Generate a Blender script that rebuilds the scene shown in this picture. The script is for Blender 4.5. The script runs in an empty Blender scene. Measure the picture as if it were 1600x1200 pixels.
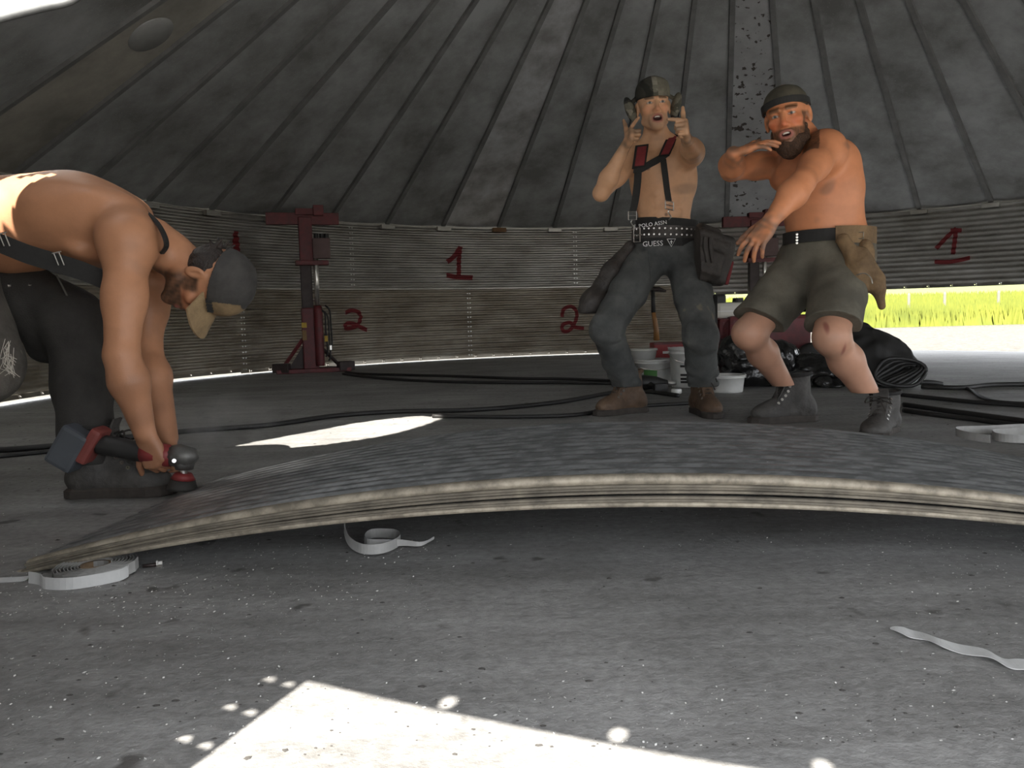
import bpy, bmesh, math, random
import numpy as np
from mathutils import Vector, Matrix

# ---------------------------------------------------------------- camera
CAMH=0.53; FPX=1278.86; PITCH=0.08554; ROLL=0.02536
scn=bpy.context.scene
COL=scn.collection
def setup_camera():
    cam=bpy.data.cameras.new('camera'); o=bpy.data.objects.new('camera',cam); COL.objects.link(o)
    cam.sensor_width=36; cam.sensor_fit='HORIZONTAL'; cam.lens=FPX/1600*36; cam.clip_start=0.02; cam.clip_end=2000
    right=Vector((1,0,0)); fwd=Vector((0,math.cos(PITCH),-math.sin(PITCH))); up=Vector((0,math.sin(PITCH),math.cos(PITCH)))
    c,s=math.cos(ROLL),math.sin(ROLL)
    r2=right*c-up*s; u2=right*s+up*c
    m=Matrix((r2,u2,-fwd)).transposed().to_4x4(); m.translation=Vector((0,0,CAMH))
    o.matrix_world=m; scn.camera=o
setup_camera()
# ---------------------------------------------------------------- light
SUN_AZ=(0.333,0.943); SUN_EL=math.radians(52)
SUN_DIR=Vector((SUN_AZ[0]*math.cos(SUN_EL),SUN_AZ[1]*math.cos(SUN_EL),-math.sin(SUN_EL))).normalized()
def setup_light():
    w=bpy.data.worlds.new('sky'); scn.world=w; w.use_nodes=True
    bg=w.node_tree.nodes['Background']; bg.inputs[0].default_value=(0.92,0.95,1.0,1); bg.inputs[1].default_value=3.2
    l=bpy.data.lights.new('sun','SUN'); l.energy=15.0; l.angle=math.radians(0.45); l.color=(1,0.95,0.87)
    o=bpy.data.objects.new('sun',l); COL.objects.link(o); o.location=(-8,-20,40)
    o.rotation_euler=SUN_DIR.to_track_quat('-Z','Y').to_euler()
setup_light()
vs=scn.view_settings; vs.view_transform='Standard'; vs.look='None'; vs.gamma=1; vs.use_curve_mapping=False; vs.exposure=0.50

# ---------------------------------------------------------------- helpers
def ray(x,y):
    uu=(x-800)/FPX; vv=-(y-600)/FPX; c,s=math.cos(ROLL),math.sin(ROLL)
    u=uu*c+vv*s; v=-uu*s+vv*c
    return Vector((u,math.cos(PITCH)+v*math.sin(PITCH),v*math.cos(PITCH)-math.sin(PITCH)))
def at(x,y,Y):            # point seen at pixel x,y standing at distance Y
    d=ray(x,y); t=Y/d.y; return Vector((d.x*t,Y,CAMH+d.z*t))
def onfloor(x,y,z=0.0):   # point of the floor seen at pixel x,y
    d=ray(x,y); t=(z-CAMH)/d.z; return Vector((d.x*t,d.y*t,z))
MATS={}
def mat(name,color=(0.5,0.5,0.5),rough=0.6,metal=0.0,var=0.0,scale=8.0,col2=None,bump=0.0,bscale=None,attr=None,spec=0.5,stretch=None,trans=0.0,
        speck=None,speck_scale=60.0,speck_th=0.7,sss=0.0,coat=0.0,detail=5.0,ramp=(0.35,0.68)):
    if name in MATS: return MATS[name]
    m=bpy.data.materials.new(name); m.use_nodes=True; nt=m.node_tree; N=nt.nodes; L=nt.links
    b=N['Principled BSDF']; b.inputs['Roughness'].default_value=rough; b.inputs['Metallic'].default_value=metal
    b.inputs['Specular IOR Level'].default_value=spec; b.inputs['Coat Weight'].default_value=coat
    if sss: b.inputs['Subsurface Weight'].default_value=sss; b.inputs['Subsurface Radius'].default_value=(0.02,0.008,0.004); b.inputs['Subsurface Scale'].default_value=0.5
    tc=N.new('ShaderNodeTexCoord'); src=tc.outputs['Object']
    if stretch:
        mp=N.new('ShaderNodeMapping'); mp.inputs['Scale'].default_value=stretch; L.new(src,mp.inputs[0]); src=mp.outputs[0]
    out=None
    if attr:
        a=N.new('ShaderNodeAttribute'); a.attribute_name=attr; out=a.outputs['Color']
    if col2 is not None or var:
        n=N.new('ShaderNodeTexNoise'); n.inputs['Scale'].default_value=scale; n.inputs['Detail'].default_value=detail; n.inputs['Roughness'].default_value=0.65
        L.new(src,n.inputs['Vector'])
        rp=N.new('ShaderNodeValToRGB'); rp.color_ramp.elements[0].position=ramp[0]; rp.color_ramp.elements[1].position=ramp[1]
        c2=col2 if col2 is not None else tuple(max(0,c*(1-var)) for c in color)
        if out is None:
            rp.color_ramp.elements[0].color=(*c2,1); rp.color_ramp.elements[1].color=(*color,1); out=rp.outputs[0]
        else:
            rp.color_ramp.elements[0].color=(1-var,)*3+(1,); rp.color_ramp.elements[1].color=(1,1,1,1)
            mx=N.new('ShaderNodeMixRGB'); mx.blend_type='MULTIPLY'; mx.inputs[0].default_value=1
            L.new(out,mx.inputs[1]); L.new(rp.outputs[0],mx.inputs[2]); out=mx.outputs[0]
        L.new(n.outputs[0],rp.inputs[0])
    if speck:
        n2=N.new('ShaderNodeTexNoise'); n2.inputs['Scale'].default_value=speck_scale; n2.inputs['Detail'].default_value=3
        L.new(src,n2.inputs['Vector'])
        r2=N.new('ShaderNodeValToRGB'); r2.color_ramp.elements[0].position=speck_th; r2.color_ramp.elements[1].position=min(1,speck_th+0.03)
        L.new(n2.outputs[0],r2.inputs[0])
        mx=N.new('ShaderNodeMixRGB'); L.new(r2.outputs[0],mx.inputs[0]); mx.inputs[2].default_value=(*speck,1)
        if out is None: mx.inputs[1].default_value=(*color,1)
        else: L.new(out,mx.inputs[1])
        out=mx.outputs[0]
    if out is None: b.inputs['Base Color'].default_value=(*color,1)
    else: L.new(out,b.inputs['Base Color'])
    if bump:
        n3=N.new('ShaderNodeTexNoise'); n3.inputs['Scale'].default_value=bscale or scale*3; n3.inputs['Detail'].default_value=4
        L.new(src,n3.inputs['Vector'])
        bp=N.new('ShaderNodeBump'); bp.inputs['Strength'].default_value=bump; bp.inputs['Distance'].default_value=0.01
        L.new(n3.outputs[0],bp.inputs['Height']); L.new(bp.outputs[0],b.inputs['Normal'])
    if trans:
        b.inputs['Transmission Weight'].default_value=trans
    MATS[name]=m; return m
def tag(o,label=None,cat=None,group=None,kind=None):
    if label: o['label']=label
    if cat: o['category']=cat
    if group: o['group']=group
    if kind: o['kind']=kind
    return o
def empty(name,loc=(0,0,0),rz=0.0):
    o=bpy.data.objects.new(name,None); COL.objects.link(o); o.location=loc; o.rotation_euler=(0,0,rz); o.empty_display_size=0.1; return o
def link(name,me,m,parent=None,smooth=False):
    o=bpy.data.objects.new(name,me); COL.objects.link(o)
    if m is not None and not me.materials: me.materials.append(m)
    if parent: o.parent=parent
    if smooth: me.polygons.foreach_set('use_smooth',[True]*len(me.polygons))
    return o
class MB:
    """collects verts/faces; build() links ONE mesh object"""
    def __init__(s): s.v=[]; s.f=[]
    def add(s,vs,fs):
        k=len(s.v); s.v+= [tuple(v) for v in vs]; s.f+= [tuple(i+k for i in f) for f in fs]; return s
    def box(s,c,size,rot=None,bev=0.0):
        bm=bmesh.new(); bmesh.ops.create_cube(bm,size=1.0)
        for v in bm.verts: v.co=Vector((v.co.x*size[0],v.co.y*size[1],v.co.z*size[2]))
        if bev: bmesh.ops.bevel(bm,geom=bm.edges[:],offset=bev,segments=2,affect='EDGES',profile=0.6)
        M=(rot.to_matrix() if hasattr(rot,'to_matrix') else rot) if rot is not None else Matrix.Identity(3)
        c=Vector(c)
        bm.verts.index_update()
        s.add([M@v.co+c for v in bm.verts],[[v.index for v in f.verts] for f in bm.faces]); bm.free(); return s
    def tube(s,pts,r,n=8,cap=True,flat=1.0):
        pts=[Vector(p) for p in pts]; rs=r if isinstance(r,(list,tuple)) else [r]*len(pts)
        ring=[];up=None
        for i,p in enumerate(pts):
            d=(pts[min(i+1,len(pts)-1)]-pts[max(i-1,0)])
            d=d.normalized() if d.length>1e-9 else Vector((0,0,1))
            if up is None: up=Vector((0,0,1)) if abs(d.z)<0.9 else Vector((1,0,0))
            a=d.cross(up); a=a.normalized() if a.length>1e-6 else Vector((1,0,0)); b=a.cross(d).normalized(); up=b
            ring.append([p+a*math.cos(2*math.pi*j/n)*rs[i]+b*math.sin(2*math.pi*j/n)*rs[i]*flat for j in range(n)])
        vs=[q for rg in ring for q in rg]; fs=[]
        for i in range(len(pts)-1):
            for j in range(n): fs.append((i*n+j,i*n+(j+1)%n,(i+1)*n+(j+1)%n,(i+1)*n+j))
        if cap: fs.append(tuple(range(n-1,-1,-1))); fs.append(tuple((len(pts)-1)*n+j for j in range(n)))
        return s.add(vs,fs)
    def lathe(s,prof,c=(0,0,0),n=20,M=None):
        vs=[];fs=[];k=len(prof); c=Vector(c)
        for j in range(n):
            a=2*math.pi*j/n
            for (r,z) in prof:
                p=Vector((r*math.cos(a),r*math.sin(a),z)); vs.append((M@p if M is not None else p)+c)
        for j in range(n):
            for i in range(k-1): fs.append((j*k+i,((j+1)%n)*k+i,((j+1)%n)*k+i+1,j*k+i+1))
        return s.add(vs,fs)
    def ribbon(s,pts,w,side=None,th=0.0015):
        """flat strap: pts centre line, side = width directions (one per point)"""
        pts=[Vector(p) for p in pts]; vs=[];fs=[]; n=len(pts)
        for i,p in enumerate(pts):
            d=(pts[min(i+1,n-1)]-pts[max(i-1,0)]).normalized(); sd=Vector(side[i] if isinstance(side,list) else side).normalized()
            nr=d.cross(sd).normalized()*th/2; sd=sd*((w[i] if isinstance(w,list) else w)/2)
            vs+= [p-sd-nr,p+sd-nr,p+sd+nr,p-sd+nr]
        for i in range(n-1):
            for j in range(4): fs.append((i*4+j,i*4+(j+1)%4,(i+1)*4+(j+1)%4,(i+1)*4+j))
        fs+= [(3,2,1,0),tuple((n-1)*4+j for j in range(4))]
        return s.add(vs,fs)
    def mesh(s,name):
        me=bpy.data.meshes.new(name); me.from_pydata(s.v,[],s.f); me.validate(); me.update(); return me
    def build(s,name,m,parent=None,smooth=False): return link(name,s.mesh(name),m,parent,smooth)
def spline(pts,n=8):
    pts=[Vector(p) for p in pts]; out=[]
    for i in range(len(pts)-1):
        p0=pts[max(i-1,0)];p1=pts[i];p2=pts[i+1];p3=pts[min(i+2,len(pts)-1)]
        for k in range(n):
            t=k/n; out.append(0.5*((2*p1)+(p2-p0)*t+(2*p0-5*p1+4*p2-p3)*t*t+(3*p1-p0-3*p2+p3)*t**3))
    out.append(pts[-1]); return out
def text_mesh(body,size,ext=0.0006):
    cu=bpy.data.curves.new('lettering','FONT'); cu.body=body; cu.size=size; cu.extrude=ext; cu.align_x='CENTER'; cu.align_y='CENTER'; cu.resolution_u=2
    o=bpy.data.objects.new('lettering',cu); COL.objects.link(o); dg=bpy.context.evaluated_depsgraph_get()
    me=bpy.data.meshes.new_from_object(o.evaluated_get(dg)); bpy.data.objects.remove(o); bpy.data.curves.remove(cu); me.materials.clear(); return me

# ---------------------------------------------------------------- the bin
BCX,BCY,BR=2.87097*CAMH,10.0806*CAMH,9.41341*CAMH
ZE=2.97158*CAMH; ZS=1.6327*CAMH; ZR1=0.70; ZF=1.19; KF=1.12; SLOPE=0.65044; TH0=-1.19149; DT=2*math.pi/44
PIT=0.0567; AMP=0.0095
def bp(th,r,z):
    c=math.cos(th); return Vector((BCX+r*math.sin(th),BCY+r*c*(KF if c<0 else 1.0),z))
def corr(z): return AMP*math.cos(2*math.pi*z/PIT)
def th_of(i): return TH0+i*DT
R2IN=BR-0.016

M_wall=mat('galvanised_corrugated_steel',(0.52,0.51,0.475),0.30,0.8,scale=2.5,col2=(0.31,0.295,0.26),stretch=(1,1,2.5),speck=(0.56,0.56,0.56),speck_scale=90,speck_th=0.66)
M_wall2=mat('dusty_corrugated_steel',(0.44,0.40,0.33),0.36,0.65,scale=2.2,col2=(0.24,0.205,0.155),stretch=(1,1,2.5),speck=(0.5,0.48,0.44),speck_scale=90,speck_th=0.68)
M_roof=mat('weathered_roof_steel',(0.40,0.41,0.41),0.50,0.36,scale=1.8,col2=(0.19,0.188,0.183),bump=0.12,bscale=60,speck=(0.5,0.51,0.51),speck_scale=130,speck_th=0.68)
M_roof2=mat('flaking_roof_steel',(0.46,0.465,0.47),0.5,0.35,scale=3,col2=(0.33,0.33,0.33),speck=(0.07,0.06,0.05),speck_scale=15,speck_th=0.60,bump=0.1,bscale=80)
M_roof3=mat('shiny_roof_steel',(0.62,0.63,0.64),0.36,0.5,scale=3.2,col2=(0.32,0.31,0.30),bump=0.2,bscale=35)
M_roof4=mat('stained_roof_steel',(0.36,0.34,0.30),0.6,0.25,scale=2.2,col2=(0.20,0.19,0.17),bump=0.1,bscale=60)
M_rib=mat('roof_rib_steel',(0.22,0.22,0.215),0.55,0.3,var=0.35,scale=5)
M_bolt=mat('zinc_bolt',(0.75,0.75,0.74),0.35,0.8)
M_paint=mat('red_spray_paint',(0.19,0.015,0.018),0.7,0,var=0.3,scale=40)

def hole_cell(mb,P,u0,u1,v0,v1,ru,rv):
    """a quad cell of surface P(u,v) with a round hole in its middle"""
    cu,cv=(u0+u1)/2,(v0+v1)/2
    out=[(u0,v0),(cu,v0),(u1,v0),(u1,cv),(u1,v1),(cu,v1),(u0,v1),(u0,cv)]
    inn=[(cu+ru*math.cos(a),cv+rv*math.sin(a)) for a in [math.radians(-135+45*k) for k in range(8)]]
    mb.add([P(*q) for q in out+inn],[(i,(i+1)%8,8+(i+1)%8,8+i) for i in range(8)])
def sheet_mesh(t0,t1,z0,z1,rad,side_holes=False,big=0.006):
    """one corrugated wall sheet with its row of bolt holes along the lower edge"""
    mb=MB(); P=lambda t,z: bp(t,rad+corr(z),z)
    fl=0.035
    nz=max(2,int((z1-z0-fl)/PIT*8)); nt=max(2,int((t1-t0)/0.036))
    ts=[t0+(t1-t0)*i/nt for i in range(nt+1)]; zs=[z0+fl+(z1-z0-fl)*j/nz for j in range(nz+1)]
    e0=t0
    if side_holes:
        e0=t0+0.0147; ts=[e0+(t1-e0)*i/nt for i in range(nt+1)]
        n=int(math.ceil(((z0+fl)/PIT+1)/2)); zc=z0+fl
        def plain(za,zb):
            m=max(1,int((zb-za)/PIT*8)); q=[za+(zb-za)*j/m for j in range(m+1)]
            mb.add([P(t,z) for z in q for t in (t0,e0)],[(2*j,2*j+1,2*j+3,2*j+2) for j in range(m)])
        while (2*n+1)*PIT<z1:
            if (2*n-0.45)*PIT>zc: plain(zc,(2*n-0.45)*PIT)
            za,zb=(2*n-0.45)*PIT,(2*n+0.45)*PIT
            for (a,b) in ((t0,t0+0.0074),(t0+0.0074,e0)):
                hole_cell(mb,P,a,b,za,zb,0.0105/BR,0.0105)
            zc=zb; n+=1
        plain(zc,z1)
    mb.add([P(t,z) for z in zs for t in ts],[(j*(nt+1)+i,j*(nt+1)+i+1,(j+1)*(nt+1)+i+1,(j+1)*(nt+1)+i) for j in range(nz) for i in range(nt)])
    # lower flange with holes, 12 to a sheet
    nh=max(1,round((t1-t0)/(4*DT)*12)); w=(t1-t0)/nh; hw=0.03/BR
    for i in range(nh):
        a=t0+i*w; c=a+w/2
        mb.add([P(a,z0),P(c-hw/2,z0),P(c-hw/2,z0+fl),P(a,z0+fl)],[(0,1,2,3)])
        hole_cell(mb,P,c-hw/2,c+hw/2,z0,z0+fl,big/BR,big)
        mb.add([P(c+hw/2,z0),P(a+w,z0),P(a+w,z0+fl),P(c+hw/2,z0+fl)],[(0,1,2,3)])
    return mb
def bolt_rows(t,z0,z1,rad):
    mb=MB(); z=z0+PIT*0.5
    while z<z1-0.02:
        for dt in (0.006,0.0125):
            p=bp(t+dt,rad+corr(z)-0.004,z); mb.box(p,(0.012,0.012,0.012),Matrix.Rotation(-t,3,'Z'))
        z+=PIT
    return mb
def stroke_on_wall(mb,pts,w,rad):
    """spray-paint stroke following the corrugation; pts in (theta,z)"""
    P=lambda t,z: bp(t,rad+corr(z)-0.002,z)
    sp=spline([(a*BR,b,0) for a,b in pts],10)
    for i in range(len(sp)-1):
        a,b=sp[i],sp[i+1]; L=(b-a).length
        if L<1e-5: continue
        d=(b-a)/L; a=a-d*0.004; b=b+d*0.004; n=Vector((-d.y,d.x,0))*w/2
        k=6; m=3
        vs=[];fs=[]
        for u in range(m+1):
            for v in range(k+1):
                q=a.lerp(b,u/m)+n*(2*v/k-1); vs.append(P(q.x/BR,q.y))
        for u in range(m):
            for v in range(k): fs.append((u*(k+1)+v,u*(k+1)+v+1,(u+1)*(k+1)+v+1,(u+1)*(k+1)+v))
        mb.add(vs,fs)
def wall_px(x,y,rad):
    """theta,z of the wall point seen at a pixel (far side)"""
    d=ray(x,y); ox,oy=-BCX,-BCY
    A=d.x*d.x+d.y*d.y; B=2*(ox*d.x+oy*d.y); C=ox*ox+oy*oy-rad*rad
    t=(-B+math.sqrt(B*B-4*A*C))/(2*A); p=d*t
    return math.atan2(p.x-BCX,p.y-BCY),CAMH+p.z
def build_bin():
    up=empty('wall_upper',(BCX,BCY,0)); tag(up,'upper ring of galvanised corrugated bin wall under the roof','wall',kind='structure')
    lo=empty('wall_lower',(BCX,BCY,0)); tag(lo,'lower ring of corrugated bin wall standing on the concrete','wall',kind='structure')
    inv=Matrix.Translation((-BCX,-BCY,0))
    def fin(mb,name,m,par,smooth=True):
        o=mb.build(name,m,par,smooth); o.matrix_parent_inverse=inv; return o
    sheets={}
    for k in range(11):
        i0=3.3+4*(k-5); t0,t1=th_of(i0),th_of(i0+4)
        mid=(t0+t1)/2; mid=(mid+math.pi)%(2*math.pi)-math.pi
        front=abs(mid)>2.15
        o=fin(sheet_mesh(t0,t1,ZF if front else ZR1,ZE,BR,big=0.011 if front else 0.006),'sheet',M_wall,up); sheets[k]=(t0,t1,o)
        b=fin(bolt_rows(t0,ZS,ZE,BR),'bolts',M_bolt,o,False); b.matrix_parent_inverse=Matrix.Identity(4); b['kind']='stuff'
    tend=-2.60
    edges=[th_of(9.35-4*k) for k in range(5)]+[-2.698]
    low=[]
    for k in range(5):
        t1,t0=edges[k],edges[k+1]
        gap=0.012+(0.012 if k>=2 else 0)
        o=fin(sheet_mesh(t0,t1,gap,ZF+0.03 if k==4 else ZS,R2IN,side_holes=(k==4),big=0.006),'sheet',M_wall2,lo); low.append((t0,t1,o))
        if k<4:
            b=fin(bolt_rows(t0+0.001,0.02,ZS,R2IN),'bolts',M_bolt,o,False); b.matrix_parent_inverse=Matrix.Identity(4); b['kind']='stuff'
    # lap strip along the top of the lower ring
    for (t0,t1,o) in low[:4]:
        mb=MB(); n=16; vs=[]
        for i in range(n+1):
            t=t0+(t1-t0)*i/n
            for z,e in ((ZS-0.026,-0.012),(ZS-0.004,-0.014),(ZS+0.006,-0.004)): vs.append(bp(t,R2IN+e,z))
        mb.add(vs,[(i*3+k,i*3+k+1,(i+1)*3+k+1,(i+1)*3+k) for i in range(n) for k in range(2)]); mb.build('lap_strip',M_wall,o,True)
    # spray painted numbers
    def number(strokes,rad,w,par,label):
        mb=MB()
        for s in strokes: stroke_on_wall(mb,[wall_px(x,y,rad) for x,y in s],w,rad)
        o=mb.build('painted_number',M_paint,par); o['label']=label
        return o
    def find(lst,px,rad):
        t=wall_px(px,440,rad)[0]
        for q in lst:
            if q[0]<=t<=q[1]: return q[2]
    U=list(sheets.values())
    number([[(699,409),(710,400),(719,386)],[(719,386),(717,405),(717,430)],[(698,430),(715,433),(738,434)]],BR,0.055,find(U,717,BR),'red spray-painted figure 1')
    number([[(359,402),(366,384),(368,362)],[(368,362),(371,385),(371,404)],[(362,424),(375,427),(392,429)]],BR,0.05,find(U,369,BR),'red spray-painted figure 1')
    number([[(1463,388),(1478,372),(1494,357)],[(1494,357),(1492,375),(1489,397)],[(1461,409),(1485,409),(1515,403)],[(1486,360),(1502,360)]],BR,0.045,find(U,1489,BR),'red spray-painted figure 1')
    number([[(540,489),(549,485),(560,488),(563,498),(556,510),(541,513),(541,506),(552,506),(573,516)]],R2IN,0.045,find(low,556,R2IN),'red spray-painted figure 2')
    number([[(878,495),(881,483),(893,479),(901,488),(899,502),(890,516),(880,517),(879,508),(890,504),(898,511),(912,513)]],R2IN,0.045,find(low,893,R2IN),'red spray-painted figure 2')
    # roof
    ce=empty('ceiling',(BCX,BCY,ZE)); tag(ce,'conical bin roof of ribbed steel panels','ceiling',kind='structure')
    inv2=Matrix.Translation((-BCX,-BCY,-ZE))
    RO=BR+0.07
    def rp(th,r): return bp(th,r,ZE+0.01+(BR-r)*SLOPE)
    holes=roof_holes()
    skc=(sum(q[0] for q in SKYL)/len(SKYL),sum(q[1] for q in SKYL)/len(SKYL))
    def inhole(p):
        for poly in holes:
            x,y=p.x,p.y; c=False; n=len(poly)
            for i in range(n):
                x1,y1=poly[i]; x2,y2=poly[(i+1)%n]
                if (y1>y)!=(y2>y) and x<(x2-x1)*(y-y1)/(y2-y1)+x1: c=not c
            if c: return True
        return False
    icap=int(math.floor((roof_px(235,53)[0]-TH0)/DT))%44
    for i in range(44):
        t0,t1=th_of(i),th_of(i+1)
        cand=any(min((rp(t0+(t1-t0)*a/4,r/10).xy-Vector(q)).length for a in range(5) for r in range(10,50,2))<0.34 for poly in holes for q in poly+[(sum(e[0] for e in poly)/len(poly),sum(e[1] for e in poly)/len(poly))])
        na,nr=(44,300) if cand else (3,10)
        mb=MB(); vs=[];fs=[]; rin=0.03
        for a in range(na+1):
            for r in range(nr+1):
                rr=RO+(rin-RO)*r/nr
                pa=rp(t0,rr).lerp(rp(t1,rr),a/na)
                # a shallow pan
                vs.append(pa)
        for a in range(na):
            for r in range(nr):
                q=(a*(nr+1)+r,(a+1)*(nr+1)+r,(a+1)*(nr+1)+r+1,a*(nr+1)+r+1)
                if cand and inhole((vs[q[0]]+vs[q[2]])/2): continue
                fs.append(q)
        mb.add(vs,fs)
        m=M_roof2 if i==10 else (M_roof3 if i==5 else (M_roof4 if i==icap else M_roof))
        o=mb.build('roof_panel',m,ce); o.matrix_parent_inverse=inv2
        # standing rib on the underside
        rb=MB(); ns=90 if cand else 1; ra,rz=BR-0.02,0.35
        for k in range(ns):
            r0,r1=ra+(rz-ra)*k/ns,ra+(rz-ra)*(k+1)/ns
            pm=rp(t0,(r0+r1)/2)
            if cand and (inhole(pm) or (Vector((pm.x-skc[0],pm.y-skc[1])).length<0.62 and i>30)): continue
            pts=[]; sd=Vector((math.cos(t0),-math.sin(t0),0))
            for (q,dz) in ((-1,0.012),(-0.75,-0.03),(0.75,-0.03),(1,0.012)):
                for rr in (r0,r1): pts.append(rp(t0,rr)+sd*q*0.03+Vector((0,0,dz)))
            rb.add(pts,[(0,1,3,2),(2,3,5,4),(4,5,7,6)]+([(0,2,4,6),(1,7,5,3)] if ns==1 else []))
        o=rb.build('roof_rib',M_rib,ce); o.matrix_parent_inverse=inv2
        # foot bracket where the rib meets the wall
        fb=MB(); p=bp(t0,BR-0.03,ZE-0.03); fb.box(p,(0.17,0.05,0.05),Matrix.Rotation(-t0,3,'Z'),0.006)
        o=fb.build('rib_bracket',M_wall if i!=6 else mat('rusty_bracket',(0.2,0.11,0.05),0.8),ce); o.matrix_parent_inverse=inv2
    # ring angle at the eave
    mb=MB(); n=176; vs=[];fs=[]
    for j in range(n):
        t=2*math.pi*j/n
        vs+= [bp(t,BR-0.003,ZE-0.012),bp(t,BR-0.032,ZE-0.012),bp(t,BR-0.032,ZE-0.004),bp(t,BR-0.003,ZE-0.004)]
    for j in range(n):
        a,b=j*4,((j+1)%n)*4
        for k in range(4): fs.append((a+k,a+(k+1)%4,b+(k+1)%4,b+k))
    mb.add(vs,fs); o=mb.build('eave_angle',M_wall,ce); o.matrix_parent_inverse=inv2
    # translucent white sheet added over the roof opening to diffuse the direct sun
    c=(sum(q[0] for q in SKYL)/len(SKYL),sum(q[1] for q in SKYL)/len(SKYL)); mb=MB(); vs=[]
    for (x,y) in SKYL:
        x=c[0]+(x-c[0])*1.5; y=c[1]+(y-c[1])*1.5; vs.append(rp(*polar(x,y))+Vector((0,0,0.02)))
    m=bpy.data.materials.new('white_translucent_sheet'); m.use_nodes=True; N=m.node_tree.nodes; N.remove(N['Principled BSDF']); tr=N.new('ShaderNodeBsdfTranslucent'); tr.inputs[0].default_value=(0.8,0.8,0.78,1); m.node_tree.links.new(tr.outputs[0],N['Material Output'].inputs[0])
    o=mb.add(vs,[tuple(range(len(vs)))]).build('diffusing_sheet',m,ce); o.matrix_parent_inverse=inv2
    fr=[rp(*polar(x,y))-Vector((0,0,0.006)) for x,y in SKYL]; o=MB().tube(spline(fr+[fr[0]],5),0.022,6,False).build('hatch_frame',M_rib,ce,True); o.matrix_parent_inverse=inv2
    # round plug in the roof
    c=roof_px(235,53)
    t,r=c; pos=rp(t,r); nrm=Vector((-math.sin(t)*SLOPE,-math.cos(t)*SLOPE,-1)).normalized()
    q=nrm.to_track_quat('Z','Y').to_matrix()
    mb=MB().lathe([(0,0.012),(0.155,0.012),(0.16,0.0),(0.16,-0.01)],pos+nrm*0.0,32,q)
    o=mb.build('round_cap',mat('dark_cap_steel',(0.34,0.34,0.33),0.5,0.3,var=0.2),ce,True); o.matrix_parent_inverse=inv2
def polar(x,y):
    dx=x-BCX; dy=y-BCY
    if dy<0: dy/=KF
    return math.atan2(dx,dy),math.hypot(dx,dy)
def roof_px(x,y):
    d=ray(x,y); t=0.5
    while t<20:
        p=d*t; th,r=polar(p.x,p.y)
        if CAMH+p.z>=ZE+0.01+(BR-r)*SLOPE: return th,r
        t+=0.002
    return None
def up_sun(p):
    """where the sun ray that reaches p crosses the roof cone"""
    t=0
    while t<12:
        q=Vector(p)-SUN_DIR*t; dy=q.y-BCY; r=math.hypot(q.x-BCX,dy/(KF if dy<0 else 1))
        if q.z>ZE+0.01+(BR-r)*SLOPE: return (q.x,q.y)
        t+=0.004
    return (q.x,q.y)
SKYL=[]
def roof_holes():
    for q in ((-70,48),(0,27),(60,12),(118,-4),(150,-50),(60,-75),(-70,-60)):
        t,r=roof_px(*q); p=bp(t,r,0); SKYL.append((p.x,p.y))
    patch=[(305,712),(350,701),(400,690),(450,681),(500,672),(550,662),(600,655),(650,650),(680,651),(690,654),(660,665),(625,675),(570,686),(512,694),(456,699),(400,702)]
    a=[up_sun(onfloor(*q)) for q in patch]
    back=[(-90,330),(-90,280),(0,278),(60,280),(95,284),(60,298),(30,311),(0,322)]
    b=[up_sun(at(x,y,2.52-0.10*(y-278)/44)) for x,y in back]  # unseen openings, shaped so the sun lands in these two outlines
    return [a,b,SKYL]
build_bin()

# ---------------------------------------------------------------- floor and ground
def concrete():
    m=bpy.data.materials.new('concrete'); m.use_nodes=True; nt=m.node_tree; N=nt.nodes; L=nt.links
    b=N['Principled BSDF']; tc=N.new('ShaderNodeTexCoord'); src=tc.outputs['Object']
    def noise(sc,det=6,rough=0.65,stretch=None):
        n=N.new('ShaderNodeTexNoise'); n.inputs['Scale'].default_value=sc; n.inputs['Detail'].default_value=det; n.inputs['Roughness'].default_value=rough
        if stretch:
            mp=N.new('ShaderNodeMapping'); mp.inputs['Scale'].default_value=stretch; L.new(src,mp.inputs[0]); L.new(mp.outputs[0],n.inputs['Vector'])
        else: L.new(src,n.inputs['Vector'])
        return n
    def ramp(n,p0,c0,p1,c1):
        r=N.new('ShaderNodeValToRGB'); e=r.color_ramp.elements; e[0].position=p0; e[0].color=(*c0,1); e[1].position=p1; e[1].color=(*c1,1); L.new(n.outputs[0],r.inputs[0]); return r
    def mix(f,a,c,mode='MIX'):
        x=N.new('ShaderNodeMixRGB'); x.blend_type=mode
        if isinstance(f,float): x.inputs[0].default_value=f
        else: L.new(f,x.inputs[0])
        for k,v in ((1,a),(2,c)):
            if isinstance(v,tuple): x.inputs[k].default_value=(*v,1)
            else: L.new(v,x.inputs[k])
        return x.outputs[0]
    base=ramp(noise(1.3,8),0.32,(0.20,0.197,0.19),0.68,(0.38,0.375,0.365)).outputs[0]
    streak=ramp(noise(3.0,6,0.7,(0.5,3.0,1)),0.35,(0.62,0.61,0.60),0.65,(1,1,1)).outputs[0]
    base=mix(0.8,base,streak,'MULTIPLY')
    fine=ramp(noise(45,4),0.3,(0.6,0.6,0.6),0.6,(1.08,1.08,1.08)).outputs[0]
    base=mix(0.7,base,fine,'MULTIPLY')
    dark=ramp(noise(9,3,0.5),0.66,(0,0,0),0.72,(1,1,1)).outputs[0]
    base=mix(dark,base,(0.09,0.085,0.08))
    L.new(base,b.inputs['Base Color']); b.inputs['Roughness'].default_value=0.62
    bp_=N.new('ShaderNodeBump'); bp_.inputs['Strength'].default_value=0.5; bp_.inputs['Distance'].default_value=0.006
    L.new(noise(70,4).outputs[0],bp_.inputs['Height']); L.new(bp_.outputs[0],b.inputs['Normal'])
    return m
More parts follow.
